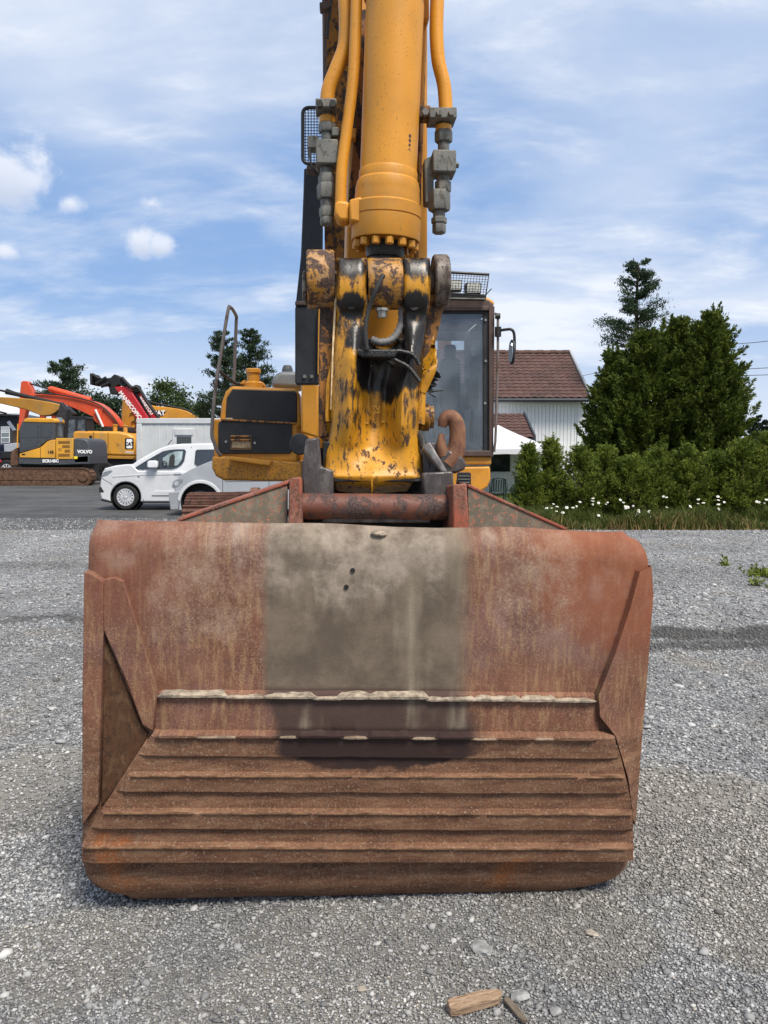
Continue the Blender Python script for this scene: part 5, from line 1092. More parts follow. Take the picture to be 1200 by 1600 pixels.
def far_excavator_orange():
    Y = 48.0; t = thing('orange_excavator', (P(185, 748, Y).x, Y + 1.3, 0), 'bright orange excavator whose cranked boom rises behind the amber machine', 'excavator', 'machines parked in the yard')
    q = lambda n, pts, dy, th, mat, par=t, bev=.03: MB().px(pts, Y + dy, th, P).build(n, mat, par, bev)
    b = q('boom', [(46, 619.5), (52, 616), (77, 615.5), (110, 620), (142, 626), (155, 630), (165, 636), (176, 646), (184, 656), (190, 667), (164, 667), (156, 660), (148, 653), (134, 646), (119, 639.5), (104, 633), (92, 630), (66, 624)], 0, .7, M_OR, t, .03)
    q('stick', [(30.5, 617), (32.6, 597), (36, 595), (43, 595.5), (47, 603), (53, 616), (46, 620), (36, 660), (30, 690), (25, 690), (30, 650)], .1, .5, M_OR, t, .03)
    q('cylinder_lug', [(145, 655), (149, 644), (155, 638), (160, 640), (158, 655), (164, 666), (158, 667)], -.06, .2, M_OR, b, .02)
    MB().tube([P(45, 599, Y + .3), P(77, 608, Y + .3)], .05, 8).build('cylinder_rod', M_DK, t); MB().tube([P(76, 607.5, Y + .3), P(80, 608, Y + .3), P(142, 625.5, Y + .3)], [.12, .19, .19], 14).build('stick_cylinder', M_OR, t)
    MB().tube([P(149, 640, Y - .15), P(161, 667, Y - .15)], .07, 10).build('boom_rod', M_TXT, t)
    MB().tube(smooth_path([P(54, 614, Y - .1), P(100, 618, Y - .1), P(150, 630, Y - .1), P(176, 652, Y - .1), P(186, 668, Y - .1)]), .05, 6).build('hose_run', M_DK, t)
    q('mast_frame', [(62, 646), (68, 646), (69, 656), (80, 656), (80, 648), (86, 648), (86, 668), (60, 668)], .6, .4, M_OR)
    q('house', [(118, 680), (212, 680), (213, 716), (118, 716)], .8, 2.4, M_OR, t, .06); crawler(t, 90, 225, 722, 746, Y + .6, .6, M_DK)
far_excavator_orange()
def red_loader():
    Y = 45.5; t = thing('telescopic_handler', (P(235, 748, Y).x, Y + 1.2, 0), 'red telescopic handler, twin lettered booms raised with black fork head', 'telehandler', 'machines parked in the yard')
    q = lambda n, pts, dy, th, mat, par=t, bev=.03: MB().px(pts, Y + dy, th, P).build(n, mat, par, bev)
    b = q('boom', [(178.5, 604.5), (199.5, 603), (232, 653.5), (262, 700), (246, 706), (213, 653.5)], 0, .5, M_RD); b2 = q('boom', [(209, 607.5), (214.5, 606), (247, 653.5), (280, 702), (266, 706), (234, 653.5)], .5, .4, M_RD)
    q('boom_web', [(199, 604), (210, 608), (236, 656), (268, 702), (258, 704), (226, 650)], .25, .4, M_DK)
    q('chassis', [(205, 700), (330, 700), (330, 735), (205, 735)], -.2, 2.2, M_RD); 
    for w_ in (225, 308): wheel(t, w_, 735, Y - .4, 17, 9, 8, .4, M_DK)
    ang = math.atan2(-(653 - 604), (225 - 180)); lettering('lettering', 'MANISCOPIC', .33, M_TXT, P(203, 633, Y - .006), b, ang=R(-53), bold=.012); lettering('lettering', 'MANITOU', .27, M_TXT, P(228, 634, Y + .49), b2, ang=R(-54), bold=.012)
    h = q('fork_head', [(172.5, 590), (178.5, 584.5), (186, 588), (193, 594), (200.5, 603), (196, 606), (186, 601), (178.5, 604.5), (184, 612), (182, 616), (172, 616), (170, 606), (166, 600)], .0, .6, M_DK)
    q('carriage', [(140, 583), (143.5, 583.5), (143.5, 601), (140.5, 601)], -.3, 1.3, M_DK, h, .02); q('carriage_link', [(143, 588), (152, 588), (160, 592), (172, 590), (174, 602), (160, 604), (150, 602), (143, 598)], .1, .4, M_DK, h, .03)
    for (a, c) in (((144, 585), (156, 592)), ((150, 600), (166, 590)), ((158, 604), (172, 598))): MB().tube([P(*a, Y - .1), P(*c, Y - .1)], .10, 8).build('carriage_strut', M_DK, h)
    MB().tube(smooth_path([P(190, 590, Y - .05), P(205, 605, Y - .05), P(216, 606, Y), P(230, 628, Y), P(248, 653, Y)]), .10, 8).build('hose_run', M_DK, t)
    MB().lathe([(.001, 0), (.22, 0), (.22, .3), (.001, .3)], P(213, 607, Y + .2), FY, 16).build('pulley', M_DK, t)
red_loader()
def amber_behind_cabin():
    Y = 51.0; t = thing('tall_excavator', (P(270, 745, Y).x, Y + 1.3, 0), 'amber excavator behind the site cabin, only its curved boom and stick showing', 'excavator', 'machines parked in the yard')
    q = lambda n, pts, dy, th, mat, par=t, bev=.03: MB().px(pts, Y + dy, th, P).build(n, mat, par, bev)
    b = q('boom', [(232, 632), (241, 634.5), (263, 636.5), (280, 639), (292, 642.5), (303, 648.5), (314, 658), (328, 680), (318, 690), (300, 664), (250, 664), (236, 652)], 0, .7, M_CY)
    q('stick', [(192, 622), (199, 618), (206, 628), (213, 650), (213, 690), (190, 690), (190, 640)], .05, .6, M_OCH)
    pl = q('badge', [(241.5, 640.5), (260, 642), (254, 650.5), (243, 650)], -.015, .03, M_DK, b, .004); lettering('lettering', 'CAT', .42, M_TXT, P(248, 645.5, Y - .03), pl, bold=.02); q('badge_wedge', [(236, 642), (240, 640), (243, 650.5), (238, 650.5)], -.016, .03, M_RD, pl, .004)
    for (a, c, r) in ((202, 640, 7), (204, 652, 8), (205, 664, 8)):
        MB().tube([P(a + r * math.cos(R(k)), c + r * math.sin(R(k)), Y - .02) for k in range(-60, 100, 16)], .04, 6).build('hose_loop', M_DK, t)
    MB().tube(smooth_path([P(215, 618, Y + .2), P(235, 628, Y + .2), P(262, 634, Y + .2), P(290, 640, Y + .2), P(306, 649, Y + .2)]), .07, 8).build('hose_run', M_DK, t)
    q('house', [(230, 690), (345, 690), (345, 728), (230, 728)], .6, 2.4, M_CY); crawler(t, 220, 350, 724, 744, Y + .4, .6, M_DK)
amber_behind_cabin()
def shed_and_truck():
    Y = 62.0; t = thing('grey_shed', (P(-20, 738, Y).x, Y + 4, 0), 'dark grey shed with white windows and pale roof at the left edge', 'shed')
    M_SW = plain('shed_dark', (.035, .04, .046), .7, 0, .2, 2); M_SR = plain('pale_roof', (.62, .64, .66), .5, 0, .08, 2)
    MB().px([(-120, 640), (-30, 640), (34, 652), (36, 738), (-120, 738)], Y, 8, P).build('wall', M_SW, t)
    MB().prism([P(-130, 609, Y + 3), P(-2, 611, Y + 3), P(37, 648, Y - .6), P(-130, 640, Y - .6)], (0, 0, .12)).build('roof', M_SR, t)
    MB().prism([P(-130, 641, Y - .6), P(37, 648.6, Y - .6), P(37, 651, Y - .6), P(-130, 644, Y - .6)], (0, .2, 0)).build('gutter', M_DK, t)
    for x in (1, -22, -48):
        w = MB().px([(x, 666), (x + 14, 666), (x + 14, 692), (x, 692)], Y - .06, .1, P).build('window', plain('white_frame', (.75, .76, .77), .5), t, .02)
        for k in range(3): MB().px([(x + 1, 668 + k * 8), (x + 13, 668 + k * 8), (x + 13, 674.5 + k * 8), (x + 1, 674.5 + k * 8)], Y - .075, .03, P).build('pane', plain('pane_grey', (.18, .22, .24), .15) if k else plain('pane_pale', (.5, .54, .56), .15), w)
    Y = 44.0; t = thing('flatbed_truck', (P(-15, 749, Y).x, Y + 1.2, 0), 'dark blue truck with grey box body cut off by the left edge', 'truck', 'machines parked in the yard')
    q = lambda n, pts, dy, th, mat, par=t, bev=.03: MB().px(pts, Y + dy, th, P).build(n, mat, par, bev)
    navy = paint('navy_paint', (.012, .016, .045), .35, .4)
    q('chassis', [(-60, 706), (18, 705), (17, 716), (-60, 720)], 0, 2.2, M_DK); q('load_box', [(6, 694), (26, 692), (27, 700), (18, 706), (6, 706)], 0, 2.2, plain('box_grey', (.34, .36, .4), .5)); q('body', [(-60, 690), (-2, 694), (1, 720), (2, 742), (-60, 742)], -.1, 2.4, navy)
    wheel(t, 10, 733, Y - .1, 14, 8, 8, .35, M_RIM); q('tail_lamp', [(-1, 719), (1.6, 719), (1.6, 723), (-1, 723)], -.16, .1, M_RD)
    MB().tube([P(13, 659, Y + .5), P(25, 675, Y + .5)], .10, 8).build('white_strut', M_TXT, t); q('mast', [(20, 672), (27, 672), (28, 705), (21, 705)], .4, .3, plain('mast_brown', (.10, .055, .035), .7))
shed_and_truck()
# ================================================================== HOUSE AND GARDEN
def house():
    Y = 33.0; t = thing('white_house', (P(720, 764, Y).x, Y + 3.5, 0), 'white boarded house with brown tiled roof behind the excavator cab', 'house')
    M_W = paint('white_boards', (.74, .75, .76), .6, 0, .06); M_WF = paint('white_trim', (.68, .69, .70), .5, 0, .03)
    tl = NT('brown_tiles'); v = tl.co(); ge = tl.n('ShaderNodeNewGeometry'); n1 = tl.noise(v, 1.2, 6, .65); n2 = tl.noise(v, 14, 4)
    c = tl.mix(tl.step(n1, .35, .7), (.085, .043, .034), (.055, .033, .028)); c = tl.mix(tl.math('MULTIPLY', ge.outputs['Random Per Island'], .55), c, (.12, .066, .054)); c = tl.mix(tl.step(n2, .58, .72, 0, .5), c, (.045, .035, .03)); M_T = tl.bsdf(c, .75, 0, tl.bump(n2, .3, .02), .3)
    M_DT = plain('dark_gutter', (.035, .038, .045), .5, 0, .1, 8)
    xr = P(910, 640, Y).x; xl = xr - 9.6; ze = P(700, 627, Y).z
    yr = 36.3; zr = P(895, 552.5, yr).z; ye = 32.45; zeo = P(922, 622, ye).z; depth = 2 * (yr - Y)
    w = MB(); w.prism([(xr, Y, -.01), (xr, Y + depth, -.01), (xr, Y + depth, ze), (xr, yr, zr - .2), (xr, Y, ze)], (xl - xr, 0, 0)); wall = w.build('wall', M_W, t)
    bw = .155; bm_ = MB().box((0, 0, 0), (bw - .02, .022, ze - .35)).mesh('board', M_W); bt = MB().box((0, 0, 0), (.05, .02, ze - .35)).mesh('batten', M_W)
    n = int((xr - xl) / bw)
    for i in range(n):
        x = xr - .25 - bw * i
        if x < xl: break
        put('board', bm_, wall, mat4=Matrix.Translation((x, Y - .016 - .006 * (i % 2) - .003 * random.random(), (ze - .35) / 2 + .35))); 
    MB().box((xr - .07, Y - .04, ze / 2), (.30, .06, ze - .1)).build('corner_board', M_WF, t, .005); MB().box(((xr + xl) / 2, Y - .05, ze - .04), (xr - xl, .05, .2)).build('frieze_board', M_WF, t, .005)
    MB().box(((xr + xl) / 2, Y - .03, .17), (xr - xl, .05, .34)).build('plinth', plain('plinth_grey', (.20, .20, .2), .8), t)
    def roof(name, x0, x1, ya, za, yb, zb, rows, tw, parent):
        R0 = MB().prism([(x0, ya, za - .09), (x1, ya, za - .09), (x1, yb, zb - .09), (x0, yb, zb - .09)], (0, 0, .06)).build(name, M_DT, parent)
        m = MB(); nrm = Vector((0, -(zb - za), yb - ya)).normalized(); sl = Vector((0, yb - ya, zb - za)) / rows; k = int((x1 - x0) / tw)
        for j in range(rows):
            o = Vector((0, ya, za)) + sl * j
            for i in range(k):
                xa = x0 + (x1 - x0) * i / k; wd = (x1 - x0) / k; dz = random.uniform(-.006, .006)
                pr = [(0, 0), (.25, .028), (.5, .036), (.75, .022), (1, 0)]
                lo = [o + Vector((xa + wd * a, 0, 0)) + nrm * (b + .035 + dz) - sl * .05 for a, b in pr]; hi = [o + Vector((xa + wd * a, 0, 0)) + nrm * (b + .006) + sl * 1.02 for a, b in pr]; ft = [p - nrm * .035 for p in lo]
                m.grid([ft, lo, hi])
        struct(m.build('roof_tiles', M_T, R0, ang=60), 'stuff'); return R0
    x0, x1 = xl - .35, P(922, 622, ye).x
    rf = roof('roof', x0, x1, ye, zeo, yr, zr, 14, .30, t); roof('roof', x0, x1, 2 * yr - ye, zeo, yr, zr, 2, 1.2, t)
    rg = MB(); 
    for i in range(34): a = x0 + (x1 - x0) * i / 34; rg.tube([(a, yr, zr + .03 + .012 * (i % 2)), (a + (x1 - x0) / 34, yr, zr + .03 + .012 * (i % 2))], .13, 8)
    struct(rg.build('ridge_tiles', M_T, rf), 'stuff')
    MB().prism([(x1, ye - .03, zeo - .13), (x1, yr, zr - .13), (x1, yr, zr + .16), (x1, ye - .03, zeo + .12)], (.09, 0, 0)).build('barge_board', plain('barge_grey', (.30, .31, .32), .6), rf, .01)
    MB().tube([(x0, ye - .06, zeo - .08), (x1, ye - .06, zeo - .08)], .075, 10).build('gutter', M_DT, rf); MB().box(((x0 + x1) / 2, ye + .1, zeo - .13), (x1 - x0, .25, .05)).build('fascia', M_DT, rf)
    MB().tube([(x1 - .03, ye - .06, zeo - .1), (x1 - .03, ye - .04, zeo - .4)], .04, 8).build('downpipe', M_WF, rf)
    # lean-to roof over the veranda and a small flat canopy
    pr = [P(834, 684, 29.6), P(818, 647, 31.9)]; lx0 = pr[0].x - 5
    lr = roof('porch_roof', lx0, pr[0].x, 29.6, pr[0].z, 31.9, pr[1].z, 8, .28, t)
    MB().prism([(pr[0].x, 29.57, pr[0].z - .12), (pr[0].x, 31.9, pr[1].z - .12), (pr[0].x, 31.9, pr[1].z + .1), (pr[0].x, 29.57, pr[0].z + .1)], (.08, 0, 0)).build('barge_board', M_DT, lr, .008)
    MB().prism([(lx0, 29.9, -.01), (pr[0].x - .25, 29.9, -.01), (pr[0].x - .25, 29.9, pr[0].z), (lx0, 29.9, pr[0].z)], (0, 3.1, 0)).build('porch_wall', M_W, t)
    MB().prism([(lx0, 31.9, pr[0].z - .1), (pr[0].x - .25, 31.9, pr[0].z - .1), (pr[0].x - .25, 31.9, pr[1].z - .1), (lx0, 31.9, pr[1].z - .1)], (0, 1.1, 0)).build('porch_gable', M_W, t)
    for i in range(24): MB().box((pr[0].x - .4 - i * .16, 29.885, pr[0].z / 2), (.14, .02, pr[0].z - .1)).build('board', M_W, wall)
    def win(x0_, y0_, x1_, y1_, Yw, mat, bars=0):
        f = MB().px([(x0_ - 1.5, y0_ - 1.5), (x1_ + 3.5, y0_ - 1.5), (x1_ + 3.5, y1_ + 2), (x0_ - 1.5, y1_ + 2)], Yw - .05, .08, P).build('window', M_WF, t, .01)
        MB().px([(x0_, y0_), (x1_, y0_), (x1_, y1_), (x0_, y1_)], Yw - .07, .05, P).build('pane', mat, f); return f
    win(766, 706, 797, 737, 29.9, M_DGLASS); win(845, 708, 855, 724, Y, plain('pane_dim', (.16, .18, .19), .1), 0); win(640, 706, 690, 737, 29.9, M_DGLASS)
    MB().px([(836, 689), (873, 691), (873, 693), (836, 691)], Y - 1.2, 1.2, P).build('door_canopy', M_DT, t, .01)
    MB().px([(877, 697), (883, 697.6), (883, 699), (877, 698.5)], Y - .3, .25, P).build('wall_lamp', M_PLAST, t, .01)
    MB().box((xl + 4, yr + .6, zr + .2), (.6, .6, 1.3)).build('chimney', plain('brick_red', (.20, .09, .06), .8), rf, .01)
house()
def tent():
    Y = 27.0; M_C = plain('white_canvas', (.62, .62, .65), .8, 0, .03, 3); pk = P(784, 665, 28.5); cr = P(866, 699, Y); wd = 3.0; zt = cr.z
    t = thing('party_tent', (cr.x - 1.5, Y + 1.5, 0), 'white canvas party tent pitched beside the white house', 'tent'); pk = Vector((cr.x - 1.75, Y + 1.5, P(784, 664, 28.5).z))
    c4 = [Vector((cr.x - 3.4, Y, zt)), Vector((cr.x, Y, zt)), Vector((cr.x, Y + 3, zt)), Vector((cr.x - 3.4, Y + 3, zt))]
    m = MB(); rows = []
    for k in range(9):
        s = k / 8; row = []
        for e in range(4):
            a, b = c4[e], c4[(e + 1) % 4]
            for i in range(8):
                p = a.lerp(b, i / 8); q = p.lerp(pk, s); q.z = zt + (pk.z - zt) * (.72 * s + .28 * s * s) - .06 * math.sin(math.pi * i / 8) * (1 - s); row.append(q)
        row.append(row[0].copy()); rows.append(row)
    m.grid(rows); cn = m.build('canopy', M_C, t, ang=50)
    m = MB(); top = rows[0]; m.grid([top, [p - Vector((0, 0, .17 + .02 * (i % 2))) for i, p in enumerate(top)]]); m.build('valance', M_C, cn, ang=40)
    for p in c4: MB().tube([(p.x - .03 * (1 if p.x > pk.x else -1), p.y + .03, 0), (p.x - .03 * (1 if p.x > pk.x else -1), p.y + .03, zt)], .025, 8).build('leg', M_TXT, t)
tent()
def chair():
    Y = 23.6; M_G = plain('green_plastic', (.016, .035, .026), .5, 0, .15, 10); c = P(777, 790, Y); c.z = 0
    t = thing('garden_chair', c, 'dark green plastic garden chair beside the tent', 'chair'); X, Yc = c.x, c.y
    MB().box((X, Yc, .40), (.46, .44, .035)).build('seat', M_G, t, .015)
    for sx in (-1, 1):
        for sy in (-1, 1): MB().tube([(X + sx * .25, Yc + sy * .25, 0), (X + sx * .21, Yc + sy * .19, .40)], .022, 8).build('leg', M_G, t)
        MB().tube(smooth_path([(X + sx * .25, Yc - .22, .36), (X + sx * .27, Yc - .2, .60), (X + sx * .27, Yc, .64), (X + sx * .24, Yc + .22, .62)]), .022, 8).build('armrest', M_G, t)
        MB().tube([(X + sx * .21, Yc - .20, .40), (X + sx * .20, Yc - .28, .78)], .022, 8).build('back_post', M_G, t)
    for k in range(5): MB().box((X - .15 + .075 * k, Yc - .245, .60), (.04, .02, .34), mat=Matrix.Rotation(R(12), 4, 'X')).build('back_slat', M_G, t, .006)
    MB().tube(smooth_path([(X - .20, Yc - .28, .78), (X, Yc - .30, .82), (X + .20, Yc - .28, .78)]), .026, 8).build('top_rail', M_G, t)
    for k in range(4): MB().box((X, Yc - .15 + .1 * k, .425), (.40, .05, .012)).build('seat_slat', M_G, t, .004)
chair()
for (a, b, c, lab) in ((((1090, 541), 40), ((1204, 515), 34), 0, 'topmost thin black overhead wire at the right edge, above the thuja'), (((1090, 577), 40), ((1204, 557), 34), 0, 'middle thin overhead wire at the right edge, upper of the close pair'), (((1090, 586), 40), ((1204, 568), 34), 0, 'lowest thin overhead wire at the right edge, lower of the close pair')):
    p, q = P(*a[0], a[1]), P(*b[0], b[1]); d = q - p
    pts = [p - d * 1.2 + (d * 6) * (i / 24) - Vector((0, 0, 1.6 * math.sin(math.pi * i / 24))) for i in range(25)]
    k0 = Vector((0, 0, 0)); i0 = 5; k0 = (p - d * 1.2 + d * 1.25) - pts[i0]; pts = [x + k0 for x in pts]
    tag(MB().tube(pts, .014, 5).build('overhead_wire', M_DK), lab, 'wire', 'overhead wires')
p, q = P(860, 594, 42), P(960, 577, 42); tag(MB().tube([p, p.lerp(q, .5) - Vector((0, 0, .05)), q], .012, 5).build('service_wire', M_DK), 'short wire running from the house gable into the thuja', 'wire', 'overhead wires')
# ================================================================== VEGETATION
M_BARK = plain('bark', (.075, .055, .04), .9, 0, .4, 14, .1, .8)
def leaves_mesh(name, C, D, ln, wd, mat, fold=.25):
    """rhombic leaf sprays: centres C, directions D, lengths ln, widths wd"""
    n = len(C); D = D / np.linalg.norm(D, axis=1, keepdims=True); r = RNG.normal(size=(n, 3)); S = np.cross(D, r); S /= np.linalg.norm(S, axis=1, keepdims=True) + 1e-9; Nn = np.cross(D, S)
    ln = np.asarray(ln)[:, None]; wd = np.asarray(wd)[:, None]
    a = C - D * ln * .5; b = C + D * ln * .5; c = C + S * wd * .5 + Nn * wd * fold; d = C - S * wd * .5 + Nn * wd * fold
    v = np.stack([a, c, b, d], 1).reshape(-1, 3); k = np.arange(n)[:, None] * 4
    f = np.concatenate([k + [[0, 1, 2]], k + [[0, 2, 3]]], 1).reshape(-1, 3)
    me = bpy.data.meshes.new(name); me.vertices.add(len(v)); me.vertices.foreach_set('co', v.ravel().astype(np.float32)); me.loops.add(f.size); me.loops.foreach_set('vertex_index', f.ravel().astype(np.int32))
    me.polygons.add(len(f)); me.polygons.foreach_set('loop_start', np.arange(0, f.size, 3, dtype=np.int32)); me.update(calc_edges=True); me.materials.append(mat); return me
M_THUJA = foliage('thuja_green', (.022, .042, .007), (.115, .155, .022), .28, (.30, .30, .055)); M_HEDGE = foliage('hedge_green', (.034, .062, .010), (.18, .23, .034), .34, (.40, .41, .08))
M_PINE = foliage('pine_green', (.012, .026, .014), (.045, .075, .035), .15, (.075, .105, .05)); M_BIRCH = foliage('leaf_green', (.02, .04, .012), (.07, .11, .03), .3, (.11, .15, .05)); M_SPRUCE = foliage('spruce_green', (.008, .018, .012), (.03, .05, .028), .1)
M_GRASS = foliage('grass_green', (.03, .055, .010), (.11, .14, .03), .3, (.22, .20, .07)); M_HAY = foliage('grass_straw', (.13, .085, .03), (.30, .21, .09), .25, (.40, .30, .14))
def thuja(px, Y, top, r_px, lab, n, base_z=0, mat=None, grp=None, name='thuja', ln=(.06, .17), cat='conifer', pointed=.36, rag=.30, ncl=420, csz=.20, xs=1.0):
    c = P(px, 700, Y); h = P(px, top, Y).z; rad = r_px * Y / FPX
    t = thing(name, (c.x, Y, 0), lab, cat, grp); ph = RNG.random(4) * 9
    # sprays: ragged tufts at the ends of side branches, each tuft its own size, tilt and depth in the crown
    u = RNG.random(ncl) ** .85; ang = RNG.random(ncl) * 2 * math.pi
    prof = np.minimum(1, (1 - u) / pointed) ** .7 * (.78 + .22 * np.minimum(1, u / .15))
    lump = 1 + rag * (np.sin(ang * 2 + u * 7 + ph[0]) * .35 + np.sin(ang * 5 - u * 13 + ph[1]) * .35)
    dep = 1.04 - .5 * RNG.random(ncl) ** 1.6 + rag * .35 * RNG.normal(size=ncl) * .5
    rr = rad * prof * lump * np.maximum(dep, .15)
    G = np.stack([c.x + rr * np.cos(ang) * xs, Y + rr * np.sin(ang), h * u * .97 + .04], 1)
    G[:6] = np.stack([c.x + RNG.normal(size=6) * rad * .14, Y + RNG.normal(size=6) * rad * .14, h * RNG.uniform(.93, 1.0, 6)], 1)
    A = np.stack([np.cos(ang) * .75, np.sin(ang) * .75, .35 + .7 * RNG.random(ncl)], 1); A /= np.linalg.norm(A, axis=1, keepdims=True)
    A[:6] = [0, 0, 1]
    m = max(8, n // ncl); sc = csz * (.55 + .8 * RNG.random(ncl))
    k = np.repeat(np.arange(ncl), m); s_ = RNG.random(len(k)); spread = RNG.normal(size=(len(k), 3)) * .30
    C = G[k] + (A[k] * ((s_ - .45) * 2.0)[:, None] + spread * (1.15 - s_)[:, None]) * sc[k][:, None]
    C[:, 2] = np.maximum(C[:, 2], .03)
    D = A[k] * 1.1 + spread * 1.6 + RNG.normal(size=(len(k), 3)) * .35
    L = (ln[0] + (ln[1] - ln[0]) * RNG.random(len(k))) * (1.1 - .3 * s_); put('crown', leaves_mesh('crown', C, D, L, L * (.22 + .2 * RNG.random(len(k))), mat or M_THUJA), t)
    MB().tube([(c.x, Y, -.02), (c.x + .03, Y, h * .5), (c.x, Y, h * .9)], [rad * .14 + .03, rad * .08 + .02, .012], 8).build('trunk', M_BARK, t)
    m_ = MB()
    for q in range(0, min(ncl, 70)): m_.tube([(c.x, Y, max(.05, G[q][2] - rad * .4)), tuple(G[q] * .5 + np.array([c.x, Y, G[q][2] - rad * .3]) * .5), tuple(G[q])], [.022, .014, .005], 4)
    m_.build('limbs', M_BARK, t)
BIG = [(958, 22.8, 552, 40, 52000, 'dark thuja at the left end of the big clump, nearest the house', 420), (1004, 22.3, 518, 62, 70000, 'broad dark thuja below the tall pine, second in the big clump', 600), (1056, 22.6, 500, 74, 84000, 'widest dark thuja of the big clump, third from the house', 700), (1104, 21.9, 488, 58, 76000, 'tallest ragged dark thuja at the right end of the big clump', 640)]
for (px, Y, top, r, n, lab, nc) in BIG: thuja(px, Y, top, r, lab, n, grp='tall thujas right of the house', cat='tree', ncl=nc, csz=.24, pointed=.46, rag=.42)
ORD = ['first', 'second', 'third', 'fourth', 'fifth', 'sixth', 'seventh', 'eighth', 'ninth', 'tenth', 'eleventh', 'twelfth']
HD = [(826, 17.4, 699, 22), (861, 17.6, 690, 24), (905, 17.5, 704, 34), (947, 17.8, 700, 36), (989, 17.4, 716, 36), (1030, 17.6, 704, 38), (1074, 17.4, 702, 38), (1118, 17.6, 711, 40), (1160, 17.4, 692, 42), (1204, 17.5, 676, 46)]
for i, (px, Y, top, r) in enumerate(HD):
    thuja(px, Y, top, r, ORD[i] + ' hedge shrub from the excavator in the low green row along the verge', 15000, mat=M_HEDGE, grp='low hedge along the gravel', name='hedge_shrub', ln=(.04, .11), cat='shrub', pointed=.5 if i > 1 else .75, rag=.5, ncl=240, csz=.17)
thuja(1255, 19.5, 640, 70, 'taller hedge shrub just inside the right edge beyond the row', 16000, mat=M_HEDGE, grp='low hedge along the gravel', name='hedge_shrub', ln=(.05, .13), cat='shrub', ncl=260, csz=.2)
def pine(px, Y, top, bot, r_px, lab, n_tier=11, dens=330, mat=None, name='pine_tree', open_=.5, grp='trees behind the yard', lean=0):
    c = P(px, 700, Y); h = P(px, top, Y).z; zb = P(px, bot, Y).z; rad = r_px * Y / FPX
    t = thing(name, (c.x, Y, 0), lab, 'tree', grp); tk = [(c.x + lean * (k / 6) ** 2 * .3 + .05 * math.sin(k * 2.1), Y, h * k / 6 * .98) for k in range(7)]
    MB().tube(tk, [.16 * (1 - k / 7) + .02 for k in range(7)], 8).build('trunk', M_BARK, t)
    Cs, Ds = [], []; lm = MB()
    for k in range(n_tier):
        u = (k + RNG.random() * .6) / n_tier; z = zb + (h - zb) * u; nb = 4 + int(RNG.random() * 3)
        for b in range(nb):
            a = RNG.random() * 6.283; L = rad * (1 - u) ** .62 * (.42 + .78 * RNG.random()) + rad * .10
            e = np.array([math.cos(a) * L, math.sin(a) * L, L * (.18 + .5 * RNG.random() * (.4 + .6 * u)) - .05 * L * (1 - u)])
            o = np.array([c.x, Y, z]); lm.tube([tuple(o), tuple(o + e * .5 + np.array([0, 0, -.04 * L])), tuple(o + e)], [.045 * (1 - u) + .012, .03 * (1 - u) + .01, .006], 5)
            for q in range(2):
                f = 1 - .36 * q; m = int(dens * (.5 + .5 * (1 - u)) / 4); g = o + e * f
                s = np.array([.13, .13, .065]) * L * (1 + .3 * RNG.random()) + .035
                Cs.append(g + RNG.normal(size=(m, 3)) * s * .75); d = RNG.normal(size=(m, 3)); d[:, 2] = np.abs(d[:, 2]) * .8 + .2; d += (e / (np.linalg.norm(e) + 1e-6)) * .7; Ds.append(d)
    C = np.concatenate(Cs); D = np.concatenate(Ds); sz = Y / FPX * (3.0 + 4.0 * RNG.random(len(C)))
    put('crown', leaves_mesh('crown', C, D, sz, sz * .26, mat or M_PINE), t); lm.build('limbs', M_BARK, t)
pine(990, 33, 408, 545, 46, 'slender pine rising above the thuja clump on the right', 16, 380)
pine(352, 50, 517, 668, 40, 'left pine of the pair behind the handrail, thinner crown', 19, 330); pine(393, 48, 516, 660, 44, 'right pine of the pair behind the handrail, denser crown', 21, 340)
pine(103, 60, 563, 640, 40, 'dark pine above the orange boom on the left', 15, 330)
def broadleaf(px, Y, top, bot, r_px, lab, n=9000, mat=None, gaps=14, grp='trees behind the yard'):
    c = P(px, 700, Y); h = P(px, top, Y).z; zb = P(px, bot, Y).z; rad = r_px * Y / FPX; t = thing('leafy_tree', (c.x, Y, 0), lab, 'tree', grp)
    MB().tube([(c.x, Y, 0), (c.x + .1, Y, zb), (c.x, Y, (zb + h) / 2), (c.x, Y, h * .93)], [.2, .15, .09, .02], 8).build('trunk', M_BARK, t); lm = MB(); Cs = []
    for k in range(gaps):
        a = RNG.random() * 6.283; q = RNG.random(); u = RNG.random(); rr = rad * .78 * math.sqrt(q) * math.sqrt(max(.12, 1 - (2 * u - .9) ** 2)); g = np.array([c.x + rr * math.cos(a), Y + rr * math.sin(a), zb + (h - zb) * (.08 + .86 * u)])
        lm.tube([(c.x, Y, zb + (h - zb) * .3 * u), tuple((g + np.array([c.x, Y, zb])) / 2 + np.array([0, 0, .2])), tuple(g)], [.06, .035, .01], 5)
        m = n // gaps; s = (.16 + .16 * RNG.random()) * min(rad, (h - zb) / 2) ; Cs.append(g + RNG.normal(size=(m, 3)) * s * np.array([1, 1, .7]))
    C = np.concatenate(Cs); sz = Y / FPX * (2.6 + 3.4 * RNG.random(len(C))); put('crown', leaves_mesh('crown', C, RNG.normal(size=C.shape), sz, sz * .6, mat or M_BIRCH), t); lm.build('limbs', M_BARK, t)
broadleaf(262, 56, 598, 668, 42, 'airy leafy tree above the site cabin, behind the red boom', 5200, gaps=26); broadleaf(303, 58, 622, 672, 26, 'low dark leafy tree right of the airy one, over the cabin roof', 4200, gaps=14); broadleaf(168, 58, 612, 690, 40, 'dark leafy tree behind the fork head of the red handler', 8000, M_PINE, 24); broadleaf(132, 62, 628, 690, 30, 'dark bushy tree behind the orange boom', 5000, M_PINE, 14); broadleaf(20, 90, 660, 700, 40, 'low leafy tree behind the grey shed', 3000, gaps=10)
